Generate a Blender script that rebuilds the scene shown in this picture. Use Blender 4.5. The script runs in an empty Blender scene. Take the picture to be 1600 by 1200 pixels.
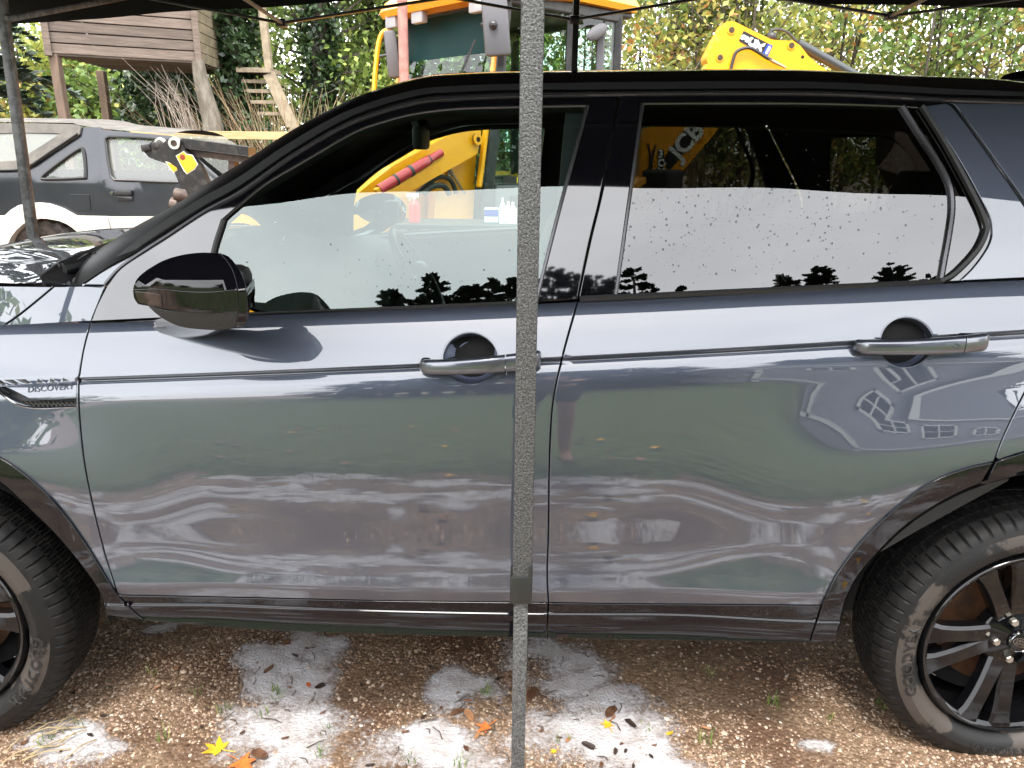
import bpy, bmesh, math, random
import numpy as np
from mathutils import Vector, Matrix
from mathutils.geometry import delaunay_2d_cdt

random.seed(7); RNG = np.random.default_rng(11)
SC = bpy.context.scene; COL = SC.collection
R = math.radians

# ------------------------------------------------------------------ camera
FPX, PITCH, ROLL, CAMH = 1200.0, R(17.0), R(0.77), 1.5
_F = np.array([0, math.cos(PITCH), -math.sin(PITCH)])
_U0 = np.array([0, math.sin(PITCH), math.cos(PITCH)]); _R0 = np.array([1.0, 0, 0])
_r = _R0*math.cos(ROLL) + _U0*math.sin(ROLL); _u = _U0*math.cos(ROLL) - _R0*math.sin(ROLL)
CAM = np.array([0, 0, CAMH])
cam = bpy.data.cameras.new('camera'); cam_o = bpy.data.objects.new('camera', cam); COL.objects.link(cam_o)
cam.sensor_width = 36; cam.lens = FPX/1600*36; cam.clip_start = .02; cam.clip_end = 2000
M = Matrix(((_r[0], _u[0], -_F[0], CAM[0]), (_r[1], _u[1], -_F[1], CAM[1]), (_r[2], _u[2], -_F[2], CAM[2]), (0, 0, 0, 1)))
cam_o.matrix_world = M; SC.camera = cam_o

# ------------------------------------------------------------------ sky, sun, exposure
SUN_EL, SUN_AZ = R(65), R(190)          # azimuth from +Y clockwise: behind the camera, a little to the left
w = bpy.data.worlds.new('World'); SC.world = w; w.use_nodes = True
nt = w.node_tree; nt.nodes.clear()
out = nt.nodes.new('ShaderNodeOutputWorld'); bg = nt.nodes.new('ShaderNodeBackground'); bg.inputs[1].default_value = .1
sky = nt.nodes.new('ShaderNodeTexSky'); sky.sky_type = 'NISHITA'; sky.sun_disc = False
sky.sun_elevation = SUN_EL; sky.sun_rotation = SUN_AZ; sky.dust_density = 3
tc = nt.nodes.new('ShaderNodeTexCoord'); mp = nt.nodes.new('ShaderNodeMapping'); mp.inputs['Scale'].default_value = (1, 1, 2.6)
nz = nt.nodes.new('ShaderNodeTexNoise'); nz.inputs['Scale'].default_value = 2.2; nz.inputs['Detail'].default_value = 5; nz.inputs['Roughness'].default_value = .5
cr = nt.nodes.new('ShaderNodeValToRGB')
cr.color_ramp.elements[0].position = .3; cr.color_ramp.elements[0].color = (4.7, 4.75, 4.85, 1)
cr.color_ramp.elements[1].position = .72; cr.color_ramp.elements[1].color = (6.3, 6.25, 6.2, 1)
mx = nt.nodes.new('ShaderNodeMix'); mx.data_type = 'RGBA'; mx.inputs[0].default_value = .88
nt.links.new(tc.outputs['Generated'], mp.inputs[0]); nt.links.new(mp.outputs[0], nz.inputs[0]); nt.links.new(nz.outputs[0], cr.inputs[0])
nt.links.new(sky.outputs[0], mx.inputs[6]); nt.links.new(cr.outputs[0], mx.inputs[7])
nt.links.new(mx.outputs[2], bg.inputs[0]); nt.links.new(bg.outputs[0], out.inputs[0])
sl = bpy.data.lights.new('sun', 'SUN'); sl.energy = .62; sl.angle = R(16); sl.color = (1, .96, .9)
so = bpy.data.objects.new('sun', sl); COL.objects.link(so)
sd = Vector((math.sin(SUN_AZ)*math.cos(SUN_EL), math.cos(SUN_AZ)*math.cos(SUN_EL), math.sin(SUN_EL)))
so.rotation_euler = sd.to_track_quat('Z', 'Y').to_euler(); so.location = sd*30
vs = SC.view_settings; vs.view_transform = 'Standard'; vs.look = 'None'; vs.gamma = 1; vs.use_curve_mapping = False
vs.exposure = 3.3
SC.cycles.max_bounces = 10; SC.cycles.transparent_max_bounces = 24; SC.cycles.glossy_bounces = 5; SC.cycles.transmission_bounces = 8
SC.cycles.use_denoising = True; SC.cycles.sample_clamp_indirect = 6

# ------------------------------------------------------------------ measuring: rays of the photograph's lens meet real planes
def ray(px, py): return _F + _r*((px-800)/FPX) + _u*((600-py)/FPX)
def P(px, py, y):
    d = ray(px, py); return CAM + d*(y/d[1])
def G(px, py, z=0.0):
    d = ray(px, py); return CAM + d*((z-CAMH)/d[2])
def PP(px, py, p0, n):
    d = ray(px, py); n = np.array(n, float); return CAM + d*((np.array(p0)-CAM)@n/(d@n))

# ------------------------------------------------------------------ materials
def _rgb(c): return (c[0], c[1], c[2], 1)
MATS = {}
def mat(name, col=(.5, .5, .5), rough=.5, metal=0, coat=0, spec=.5, col2=None, nscale=8, lo=.4, hi=.6, detail=4, bump=0, bscale=60,
        attr=None, ramp=None, trans=0, stretch=(1, 1, 1), ior=1.5, rough2=None, coat_rough=.02, coords='Object'):
    if name in MATS: return MATS[name]
    m = bpy.data.materials.new(name); m.use_nodes = True; t = m.node_tree; b = t.nodes['Principled BSDF']
    b.inputs['Base Color'].default_value = _rgb(col); b.inputs['Roughness'].default_value = rough; b.inputs['Metallic'].default_value = metal
    b.inputs['Coat Weight'].default_value = coat; b.inputs['Coat Roughness'].default_value = coat_rough
    b.inputs['Specular IOR Level'].default_value = spec; b.inputs['IOR'].default_value = ior
    L = t.links.new; src = None
    if col2 is not None or bump or rough2 is not None:
        tcn = t.nodes.new('ShaderNodeTexCoord'); mpn = t.nodes.new('ShaderNodeMapping'); mpn.inputs['Scale'].default_value = stretch
        L(tcn.outputs[coords], mpn.inputs[0])
    if attr:
        a = t.nodes.new('ShaderNodeAttribute'); a.attribute_name = attr
        r = t.nodes.new('ShaderNodeValToRGB'); el = r.color_ramp.elements
        for i, (p, c) in enumerate(ramp):
            e = el[i] if i < 2 else el.new(p)
            e.position = p; e.color = _rgb(c)
        L(a.outputs['Fac'], r.inputs[0]); src = r.outputs[0]
    if col2 is not None or rough2 is not None:
        n = t.nodes.new('ShaderNodeTexNoise'); n.inputs['Scale'].default_value = nscale; n.inputs['Detail'].default_value = detail
        n.inputs['Roughness'].default_value = .62; L(mpn.outputs[0], n.inputs[0])
        r = t.nodes.new('ShaderNodeMapRange'); r.inputs[1].default_value = lo; r.inputs[2].default_value = hi; L(n.outputs[0], r.inputs[0])
        if col2 is not None:
            x = t.nodes.new('ShaderNodeMix'); x.data_type = 'RGBA'; L(r.outputs[0], x.inputs[0])
            if src: L(src, x.inputs[6])
            else: x.inputs[6].default_value = _rgb(col)
            x.inputs[7].default_value = _rgb(col2); src = x.outputs[2]
        if rough2 is not None:
            q = t.nodes.new('ShaderNodeMapRange'); q.inputs[3].default_value = rough; q.inputs[4].default_value = rough2
            L(r.outputs[0], q.inputs[0]); L(q.outputs[0], b.inputs['Roughness'])
    if src: L(src, b.inputs['Base Color'])
    if bump:
        n2 = t.nodes.new('ShaderNodeTexNoise'); n2.inputs['Scale'].default_value = bscale; n2.inputs['Detail'].default_value = 5; L(mpn.outputs[0], n2.inputs[0])
        bp = t.nodes.new('ShaderNodeBump'); bp.inputs['Strength'].default_value = bump; bp.inputs['Distance'].default_value = .01
        L(n2.outputs[0], bp.inputs['Height']); L(bp.outputs[0], b.inputs['Normal'])
    if trans:
        tl = t.nodes.new('ShaderNodeBsdfTranslucent'); ms = t.nodes.new('ShaderNodeMixShader'); ms.inputs[0].default_value = trans
        o = t.nodes['Material Output']; L(b.outputs[0], ms.inputs[1]); L(tl.outputs[0], ms.inputs[2]); L(ms.outputs[0], o.inputs[0])
        if src: L(src, tl.inputs[0])
        else: tl.inputs[0].default_value = _rgb(col)
    MATS[name] = m; return m

def glass(name, tint=(.8, .88, .85), ior=1.7, rough=0.0, veil=0, refl=(1, 1, 1)):
    if name in MATS: return MATS[name]
    m = bpy.data.materials.new(name); m.use_nodes = True; t = m.node_tree; t.nodes.clear(); L = t.links.new
    o = t.nodes.new('ShaderNodeOutputMaterial'); tr = t.nodes.new('ShaderNodeBsdfTransparent'); tr.inputs[0].default_value = _rgb(tint)
    g = t.nodes.new('ShaderNodeBsdfGlossy'); g.inputs['Roughness'].default_value = rough; g.inputs[0].default_value = _rgb(refl)
    f = t.nodes.new('ShaderNodeFresnel'); ge = t.nodes.new('ShaderNodeNewGeometry'); mi_ = t.nodes.new('ShaderNodeMapRange'); mi_.inputs[3].default_value = ior; mi_.inputs[4].default_value = 1/ior; L(ge.outputs['Backfacing'], mi_.inputs[0]); L(mi_.outputs[0], f.inputs[0])
    x = t.nodes.new('ShaderNodeMixShader'); L(f.outputs[0], x.inputs[0]); L(tr.outputs[0], x.inputs[1]); L(g.outputs[0], x.inputs[2])
    last = x.outputs[0]
    if veil:
        d = t.nodes.new('ShaderNodeBsdfDiffuse'); d.inputs[0].default_value = (.5, .52, .5, 1); y = t.nodes.new('ShaderNodeMixShader'); y.inputs[0].default_value = veil
        L(last, y.inputs[1]); L(d.outputs[0], y.inputs[2]); last = y.outputs[0]
    L(last, o.inputs[0]); MATS[name] = m; return m

# ------------------------------------------------------------------ objects
ORG = {}
def tag(o, label=None, cat=None, group=None, kind=None):
    if label: o['label'] = label
    if cat: o['category'] = cat
    if group: o['group'] = group
    if kind: o['kind'] = kind
    return o
def thing(name, label, cat, loc, group=None):
    o = bpy.data.objects.new(name, None); o.empty_display_size = .2; COL.objects.link(o); o.location = loc; ORG[o] = np.array(loc, float)
    return tag(o, label, cat, group)
def link(name, me, parent=None):
    o = bpy.data.objects.new(name, me); COL.objects.link(o)
    if parent is not None:
        o.parent = parent; ORG[o] = ORG[parent]
    else: ORG[o] = np.zeros(3)
    return o
def shift(me, v):
    if len(me.vertices) and (v[0] or v[1] or v[2]): me.transform(Matrix.Translation((-v[0], -v[1], -v[2])))

class MB:
    """collects world-space shapes, builds ONE mesh object"""
    def __init__(s): s.v = []; s.f = []; s.mi = []; s.m = 0
    def add(s, vs, fs):
        o = len(s.v); s.v += [tuple(map(float, p)) for p in vs]; s.f += [tuple(i+o for i in f) for f in fs]; s.mi += [s.m]*len(fs); return s
    def box(s, c, d, rot=None, bev=0):
        hx, hy, hz = d[0]/2, d[1]/2, d[2]/2
        if bev:
            bm = bmesh.new(); bmesh.ops.create_cube(bm, size=1); bmesh.ops.scale(bm, vec=d, verts=bm.verts)
            bmesh.ops.bevel(bm, geom=bm.edges[:], offset=bev, segments=2, affect='EDGES', profile=.5)
            vs = [v.co.copy() for v in bm.verts]; bm.verts.index_update(); fs = [[v.index for v in f.verts] for f in bm.faces]; bm.free()
        else:
            vs = [Vector((x*hx, y*hy, z*hz)) for x in (-1, 1) for y in (-1, 1) for z in (-1, 1)]
            fs = [(0, 1, 3, 2), (4, 6, 7, 5), (0, 4, 5, 1), (2, 3, 7, 6), (0, 2, 6, 4), (1, 5, 7, 3)]
        if rot is not None: vs = [rot @ v for v in vs]
        return s.add([(v[0]+c[0], v[1]+c[1], v[2]+c[2]) for v in vs], fs)
    def bar(s, a, b, wx, wz, up=(0, 0, 1), bev=0):
        a = Vector(a); b = Vector(b); d = b-a; l = d.length; z = d/l; u = Vector(up)
        if abs(u.normalized().dot(z)) > .99: u = Vector((0, 1, 0))
        x = u.cross(z).normalized(); y = z.cross(x)
        rot = Matrix((x, y, z)).transposed()
        return s.box((a+b)/2, (wx, wz, l), rot, bev)
    def prism(s, poly, dvec, bev=0):
        """poly: 3-D points of a planar outline; extruded by dvec"""
        n = len(poly); d = np.array(dvec); vs = [tuple(p) for p in poly]+[tuple(np.array(p)+d) for p in poly]
        fs = [tuple(range(n)), tuple(range(2*n-1, n-1, -1))]+[(i, i+n, (i+1) % n+n, (i+1) % n) for i in range(n)]
        return s.add(vs, fs)
    def tube(s, pts, r, n=8, cap=True, closed=False):
        pts = [Vector(p) for p in pts]; k = len(pts); rs = r if hasattr(r, '__len__') else [r]*k
        vs = []; ref = None
        for i in range(k):
            t = (pts[(i+1) % k]-pts[i-1]) if closed else (pts[min(i+1, k-1)]-pts[max(i-1, 0)])
            if t.length < 1e-9: t = Vector((0, 0, 1))
            t.normalize()
            if ref is None: ref = t.orthogonal().normalized()
            ref = (ref - t*ref.dot(t))
            if ref.length < 1e-6: ref = t.orthogonal()
            ref.normalize(); b = t.cross(ref)
            for j in range(n):
                a = 2*math.pi*j/n; q = pts[i]+(ref*math.cos(a)+b*math.sin(a))*rs[i]; vs.append(q)
        fs = []
        for i in range(k if closed else k-1):
            for j in range(n):
                i2 = (i+1) % k; fs.append((i*n+j, i*n+(j+1) % n, i2*n+(j+1) % n, i2*n+j))
        if cap and not closed: fs += [tuple(range(n-1, -1, -1)), tuple((k-1)*n+j for j in range(n))]
        return s.add(vs, fs)
    def lathe(s, prof, c, axis, n=32, closed=False):
        """prof: (radius, offset along axis)"""
        ax = Vector(axis).normalized(); e = ax.orthogonal().normalized()
        if abs(ax.z) < .5: e = Vector((0, 0, 1)); e = (e-ax*e.dot(ax)).normalized()
        f = ax.cross(e); c = Vector(c); vs = []; k = len(prof)
        for i in range(n):
            a = 2*math.pi*i/n; d = e*math.cos(a)+f*math.sin(a)
            vs += [c+ax*h+d*r for r, h in prof]
        fs = [(i*k+j, i*k+j+1, ((i+1) % n)*k+j+1, ((i+1) % n)*k+j) for i in range(n) for j in range(k-1)]
        return s.add(vs, fs)
    def ball(s, c, rad, n=10, m=7, rot=None):
        rad = rad if hasattr(rad, '__len__') else (rad,)*3; vs = [Vector((0, 0, rad[2]))]
        for i in range(1, m):
            t = math.pi*i/m
            for j in range(n): a = 2*math.pi*j/n; vs.append(Vector((rad[0]*math.sin(t)*math.cos(a), rad[1]*math.sin(t)*math.sin(a), rad[2]*math.cos(t))))
        vs.append(Vector((0, 0, -rad[2]))); e = len(vs)-1; fs = [(0, 1+j, 1+(j+1) % n) for j in range(n)]
        for i in range(m-2):
            for j in range(n): a = 1+i*n; fs.append((a+j, a+n+j, a+n+(j+1) % n, a+(j+1) % n))
        a = 1+(m-2)*n; fs += [(a+j, e, a+(j+1) % n) for j in range(n)]
        if rot is not None: vs = [rot @ v for v in vs]
        return s.add([v+Vector(c) for v in vs], fs)
    def build(s, name, mats, parent=None, smooth=False, fixn=True):
        me = bpy.data.meshes.new(name); me.from_pydata(s.v, [], s.f)
        for m in (mats if isinstance(mats, (list, tuple)) else [mats]): me.materials.append(m)
        if s.m: me.polygons.foreach_set('material_index', s.mi)
        if fixn:
            bm = bmesh.new(); bm.from_mesh(me); bmesh.ops.recalc_face_normals(bm, faces=bm.faces); bm.to_mesh(me); bm.free()
        o = link(name, me, parent); shift(me, ORG[o])
        if smooth: smooth_angle(me, smooth if smooth is not True else 40)
        return o
def smooth_angle(me, deg):
    me.polygons.foreach_set('use_smooth', [True]*len(me.polygons))
    bm = bmesh.new(); bm.from_mesh(me); c = math.radians(deg)
    for e in bm.edges:
        if len(e.link_faces) != 2 or e.calc_face_angle(0) > c: e.smooth = False
    bm.to_mesh(me); bm.free()

def np_mesh(name, V, F, mats, parent=None, attr=None, mi=None, smooth=False):
    """fast mesh from arrays, all faces with the same corner count; attr: per-face float named rnd"""
    k = F.shape[1]; me = bpy.data.meshes.new(name)
    me.vertices.add(len(V)); me.vertices.foreach_set('co', np.ascontiguousarray(V, np.float32).ravel())
    me.loops.add(F.size); me.loops.foreach_set('vertex_index', np.ascontiguousarray(F, np.int32).ravel())
    me.polygons.add(len(F)); me.polygons.foreach_set('loop_start', np.arange(0, F.size, k, dtype=np.int32))
    for m in (mats if isinstance(mats, (list, tuple)) else [mats]): me.materials.append(m)
    if mi is not None: me.polygons.foreach_set('material_index', np.asarray(mi, np.int32))
    if smooth: me.polygons.foreach_set('use_smooth', np.ones(len(F), bool))
    me.update(calc_edges=True)
    if attr is not None:
        a = me.attributes.new('rnd', 'FLOAT', 'FACE'); a.data.foreach_set('value', np.asarray(attr, np.float32))
    o = link(name, me, parent); shift(me, ORG[o]); return o

def cat(pts, n=6, closed=False):
    p = [np.array(q, float) for q in pts]
    if len(p) < 3 and not closed: 
        return [p[0]+(p[1]-p[0])*i/n for i in range(n)]+[p[1]] if len(p) == 2 else p
    m = len(p); o = []
    for i in range(m if closed else m-1):
        p1, p2 = p[i], p[(i+1) % m]
        p0 = p[i-1] if (i or closed) else 2*p1-p2; p3 = p[(i+2) % m] if (i+2 < m or closed) else 2*p2-p1
        for j in range(n):
            t = j/n; o.append(.5*((2*p1)+(p2-p0)*t+(2*p0-5*p1+4*p2-p3)*t*t+(3*p1-p0-3*p2+p3)*t**3))
    if not closed: o.append(p[-1])
    return o
def path(segs, n=5):
    """segments (each a smooth curve) joined end to end at corners, closed"""
    o = []
    for s in segs:
        c = cat(s, n) if len(s) > 2 else [np.array(s[0], float)+(np.array(s[1], float)-np.array(s[0], float))*i/(4*n) for i in range(4*n+1)]
        if o and np.linalg.norm(o[-1]-c[0]) < 1e-6: c = c[1:]
        o += c
    if np.linalg.norm(o[-1]-o[0]) < 1e-6: o.pop()
    return o
def text_poly(txt, size=1, sx=1.0, bold=0, align='CENTER'):
    cu = bpy.data.curves.new('t', 'FONT'); cu.body = txt; cu.size = size; cu.align_x = align; cu.align_y = 'CENTER'; cu.offset = bold; cu.resolution_u = 3
    ob = bpy.data.objects.new('t', cu); COL.objects.link(ob); dg = bpy.context.evaluated_depsgraph_get()
    me = bpy.data.meshes.new_from_object(ob.evaluated_get(dg)); vs = [(v.co.x*sx, v.co.y) for v in me.vertices]; fs = [tuple(p.vertices) for p in me.polygons]
    bpy.data.objects.remove(ob); bpy.data.meshes.remove(me); bpy.data.curves.remove(cu); return vs, fs
def add_text(mb, txt, o, ex, ey, size, sx=1.0, bold=0, align='CENTER'):
    vs, fs = text_poly(txt, size, sx, bold, align); o = np.array(o); ex = np.array(ex); ey = np.array(ey)
    return mb.add([o+ex*a+ey*b for a, b in vs], fs)
# ================================================================== the car
PAINT = mat('car_paint', (.072, .084, .113), .54, .9, coat=1, coat_rough=.012, bump=0); PAINT.node_tree.nodes['Principled BSDF'].inputs['Coat IOR'].default_value = 1.95
GLOSSK = mat('gloss_black', (.003, .003, .0045), .03, 0, spec=.5, ior=1.5)
RUBBER = mat('black_rubber', (.012, .012, .012), .45)
PLASTK = mat('black_plastic', (.014, .014, .015), .5, bump=.25, bscale=300)
DARK = mat('dark_void', (.004, .004, .004), .9)
TRIM = mat('satin_trim', (.08, .08, .085), .25, .8)
CHROME = mat('grey_chrome', (.35, .36, .38), .12, 1)
GLASSF = glass('clear_glass', (.70, .83, .78), 1.98, refl=(.90, 1, .965))
GLASSR = glass('privacy_glass', (.18, .19, .18), 1.9)
CLOTH = mat('dark_seat_cloth', (.012, .012, .013), .8, bump=.3, bscale=200)

YC = 2.575                                                     # the car's centre plane
def xyline(pts, y, deg=2):
    q = np.array([P(px, py, y) for px, py in pts]); return np.poly1d(np.polyfit(q[:, 0], q[:, 2], deg))
L_BELT = xyline([(0, 510), (140, 503), (390, 491), (600, 482), (805, 474), (1000, 464), (1300, 449), (1450, 441)], 1.705)
L_CREASE = xyline([(0, 599), (120, 589), (400, 576), (650, 563), (880, 552), (1330, 531), (1525, 523), (1600, 519)], 1.63)
L_LOW = xyline([(200, 899), (500, 905), (800, 907), (1000, 908), (1270, 907)], 1.645, 1)
L_TRIM = xyline([(160, 929), (400, 933), (800, 941), (1280, 946)], 1.645, 1)
L_SILL = xyline([(230, 970), (400, 984), (800, 995), (1000, 1000), (1270, 1006)], 1.655, 1)
# tilt of the flank (degrees, + looks up) against w: 4 window line, 3 crease, 2 lower fold, 1 sill trim, 0 sill bottom
T_W = [-1, -.2, 0, .03, .06, .1, .55, .7, .86, .985, 1.0, 1.06, 1.075, 1.3, 1.96, 1.99, 2.01, 2.06, 2.16, 2.24, 2.32, 2.47, 2.7, 2.84, 2.895, 2.925, 2.955, 2.968, 2.972, 2.988, 2.992, 3.0, 3.25, 3.7, 3.84, 3.93, 4.0, 5]
T_A = [-20, -20, -12, -8, 2, 14, 14, 6, -8, -12, 55, 55, -9, -8, -7, 2, 8, 7.5, 3, -2.2, -3, 0, 3.2, 5.0, 8.5, 20, 33, 50, -50, -50, 25, 24.5, 27, 31, 36, 48, 60, 62]
_x0 = 0.0
_k = np.array([L_SILL(_x0), L_TRIM(_x0), L_LOW(_x0), L_CREASE(_x0), L_BELT(_x0)])
_wg = np.linspace(-1, 5, 12001); _tg = np.tan(np.radians(np.interp(_wg, T_W, T_A)))
_zg = np.interp(_wg, [0, 1, 2, 3, 4], _k); _zg = np.where(_wg < 0, _k[0]+_wg*.09, np.where(_wg > 4, _k[4]+(_wg-4)*.14, _zg))
_yg = np.concatenate([[0], np.cumsum(.5*(_tg[1:]+_tg[:-1])*np.diff(_zg))]); _yg += 1.622-np.interp(2.98, _wg, _yg)
def w_of(x, z):
    x = np.asarray(x, float); z = np.asarray(z, float)
    k = [L_SILL(x), L_TRIM(x), L_LOW(x), L_CREASE(x), L_BELT(x)]
    o = np.where(z < k[0], (z-k[0])/.09, 0.0)
    for i in range(4): o = np.where((z >= k[i]) & (z < k[i+1]), i+(z-k[i])/np.maximum(k[i+1]-k[i], 1e-4), o)
    return np.where(z >= k[4], 4+(z-k[4])/.14, o)
def z_of(x, wv):
    k = [float(l(x)) for l in (L_SILL, L_TRIM, L_LOW, L_CREASE, L_BELT)]
    return float(np.interp(wv, [0, 1, 2, 3, 4], k)) if 0 <= wv <= 4 else (k[0]+wv*.09 if wv < 0 else k[4]+(wv-4)*.14)
def sst(a, b, x):
    t = np.clip((x-a)/(b-a), 0, 1); return t*t*t*(t*(6*t-15)+10)
WXF, WXR, WZ, WR = -1.472, 1.297, .345, .366                     # wheels
BOWR = 12.0
def S_body(x, z):
    x = np.asarray(x, float); z = np.asarray(z, float); wv = w_of(x, z)
    y = np.interp(wv, _wg, _yg) + np.maximum((x+.05)**2/(2*BOWR), 0) + np.maximum(-x-1.6, 0)**2*.28 + np.maximum(x-1.5, 0)**2*.2
    f = sst(3.0, 2.5, wv)
    for wx, r0, r1, a in ((WXF, .86, .46, .020), (WXR, 1.02, .46, .040)):
        d = np.sqrt((x-wx)**2+((z-WZ)*.9)**2); y = y-a*f*sst(r0, r1, d)
    return y
_hg = np.linspace(-.3, 1, 1301); _gt = np.where(_hg < .5, 18.5+np.maximum(_hg, 0)*14, 25.5+(_hg-.5)*60)
_gy = np.concatenate([[0], np.cumsum(np.tan(np.radians(_gt[1:]))*.001)]); _gy -= np.interp(0, _hg, _gy)
_yb = float(np.interp(4, _wg, _yg))
def S_green(x, z):
    x = np.asarray(x, float); h = np.asarray(z, float)-L_BELT(x)
    return _yb+.006+np.interp(h, _hg, _gy)+(x-.05)**2/(2*9.0)+np.maximum(-x-.3, 0)**2*.10
def off(S, d): return lambda x, z: S(x, z)+d

def to_xz(pts, S):
    o = []
    for px, py in pts:
        y = 1.7
        for _ in range(14):
            q = P(px, py, y); y = .3*y+.7*float(S(q[0], q[2]))
        o.append((q[0], q[2]))
    return np.array(o)
def inpoly(q, poly):
    x, y = q[:, 0], q[:, 1]; r = np.zeros(len(q), bool); n = len(poly)
    for i in range(n):
        x1, y1 = poly[i]; x2, y2 = poly[(i+1) % n]
        if y1 == y2: continue
        r ^= ((y1 > y) != (y2 > y)) & (x < (x2-x1)*(y-y1)/(y2-y1)+x1)
    return r
def area(p): x, y = p[:, 0], p[:, 1]; return .5*np.sum(x*np.roll(y, -1)-np.roll(x, -1)*y)
def inset(p, g):
    """shrink a ccw outline by g"""
    if g == 0: return p
    t = np.roll(p, -1, 0)-np.roll(p, 1, 0); t /= np.maximum(np.linalg.norm(t, axis=1), 1e-9)[:, None]
    return p+np.stack([-t[:, 1], t[:, 0]], 1)*g
MIRROR = []
def normals(S, x, z, e=4e-4):
    gx = (S(x+e, z)-S(x-e, z))/(2*e); gz = (S(x, z+e)-S(x, z-e))/(2*e)
    n = np.stack([gx, -np.ones_like(gx), gz], 1); return n/np.linalg.norm(n, axis=1)[:, None]
def resample(p, d):
    o = []
    for a, b in zip(p, np.roll(p, -1, 0)):
        n = max(1, int(math.ceil(np.linalg.norm(b-a)/d))); o += [a+(b-a)*i/n for i in range(n)]
    return np.array(o)
def panel(name, outline, S, m, parent, step=.03, gap=.0034, rim=.02, holes=(), rows=None, xz=False, mirror=True, rnd=.002, rimm=None, dens=.03):
    """a pressed sheet: outline given in the photograph, laid on the surface y = S(x, z), with a rolled and returned edge"""
    p = np.array(outline) if xz else to_xz(outline, S)
    if rows is not None: dens = .007
    p = resample(p, dens)
    if area(p) < 0: p = p[::-1]
    p = inset(p, gap); H = []
    for h in holes:
        h = np.array(h) if xz == 'h' or getattr(h, 'xz', False) else np.array(h)
        if area(h) > 0: h = h[::-1]
        H.append(resample(h, dens))
    loops = [p]+H; pts = []; ed = []
    for l in loops:
        o = len(pts); pts += [tuple(a) for a in l]; n = len(l); ed += [(o+i, o+(i+1) % n) for i in range(n)]
    nb = len(pts); allp = np.array(pts); x0, z0 = p.min(0); x1, z1 = p.max(0)
    if rows is None: g = [(x, z) for x in np.arange(x0+step/2, x1, step) for z in np.arange(z0+step/2, z1, step)]
    else: g = [(x, z_of(x, wv)) for x in np.arange(x0+step/2, x1, step) for wv in rows]
    g = np.array(g); g = g[inpoly(g, p)]
    for h in H: g = g[~inpoly(g, h)]
    if len(g):
        md = .0022 if rows is not None else step*.3
        keep = np.array([np.min(np.abs(allp-q).max(1)) > md for q in g]); g = g[keep]
    pts += [tuple(a) for a in g]
    res = delaunay_2d_cdt([Vector(a) for a in pts], ed, [], 0, 1e-7)
    V = np.array([tuple(v) for v in res[0]]); F = np.array([f for f in res[2] if len(f) == 3])
    c = V[F].mean(1); k = inpoly(c, p)
    for h in H: k &= ~inpoly(c, h)
    F = F[k]
    a = V[F]; s = (a[:, 1, 0]-a[:, 0, 0])*(a[:, 2, 1]-a[:, 0, 1])-(a[:, 2, 0]-a[:, 0, 0])*(a[:, 1, 1]-a[:, 0, 1])
    F = F[np.abs(s) > 1e-12]; s = s[np.abs(s) > 1e-12]; F[s < 0] = F[s < 0][:, ::-1]
    N = normals(S, V[:, 0], V[:, 1]); XYZ = np.stack([V[:, 0], S(V[:, 0], V[:, 1]), V[:, 1]], 1)
    vs = [XYZ]; ns = [N]; fs = F.tolist(); o = len(V); mi = [0]*len(fs)
    for l in (loops if rim else []):                            # rolled edge, then the return
        t = np.roll(l, -1, 0)-np.roll(l, 1, 0); t /= np.maximum(np.linalg.norm(t, axis=1), 1e-9)[:, None]
        ot = np.stack([t[:, 1], -t[:, 0]], 1); n = len(l); nl = normals(S, l[:, 0], l[:, 1]); y = S(l[:, 0], l[:, 1])
        A = np.stack([l[:, 0], y, l[:, 1]], 1); O = np.stack([ot[:, 0], 0*y, ot[:, 1]], 1)
        O = O-nl*np.sum(O*nl, 1)[:, None]; O /= np.linalg.norm(O, axis=1)[:, None]
        B = A+O*rnd*.7-nl*rnd*.3; C = A+O*rnd-nl*rnd; D = A+O*rnd-nl*rim
        vs += [A, B, C, D]; nb2 = nl+O*1.0; ns += [nl, nb2/np.linalg.norm(nb2, axis=1)[:, None], O, O]
        for r in range(3):
            for i in range(n):
                j = (i+1) % n; fs.append([o+r*n+i, o+(r+1)*n+i, o+(r+1)*n+j, o+r*n+j]); mi.append(1 if (rimm and r == 2) else 0)
        o += 4*n
    vs = np.concatenate(vs); ns = np.concatenate(ns)
    me = bpy.data.meshes.new(name); me.from_pydata(vs.tolist(), [], fs); me.materials.append(m)
    if rimm: me.materials.append(rimm); me.polygons.foreach_set('material_index', mi)
    me.polygons.foreach_set('use_smooth', [True]*len(fs))
    ob = link(name, me, parent); shift(me, ORG[ob]); me.normals_split_custom_set_from_vertices(ns.tolist())
    if mirror: MIRROR.append(ob)
    return ob
def strip(name, px, S, r, m, parent, n=6, closed=False, smooth=True, xz=False, lift=0.0, mirror=True, k=6):
    q = np.array(px) if xz else to_xz(cat(px, k, closed), S)
    t = MB().tube([(x, float(S(x, z))-lift, z) for x, z in q], r, n, closed=closed)
    o = t.build(name, m, parent, True)
    if mirror: MIRROR.append(o)
    return o

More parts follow.
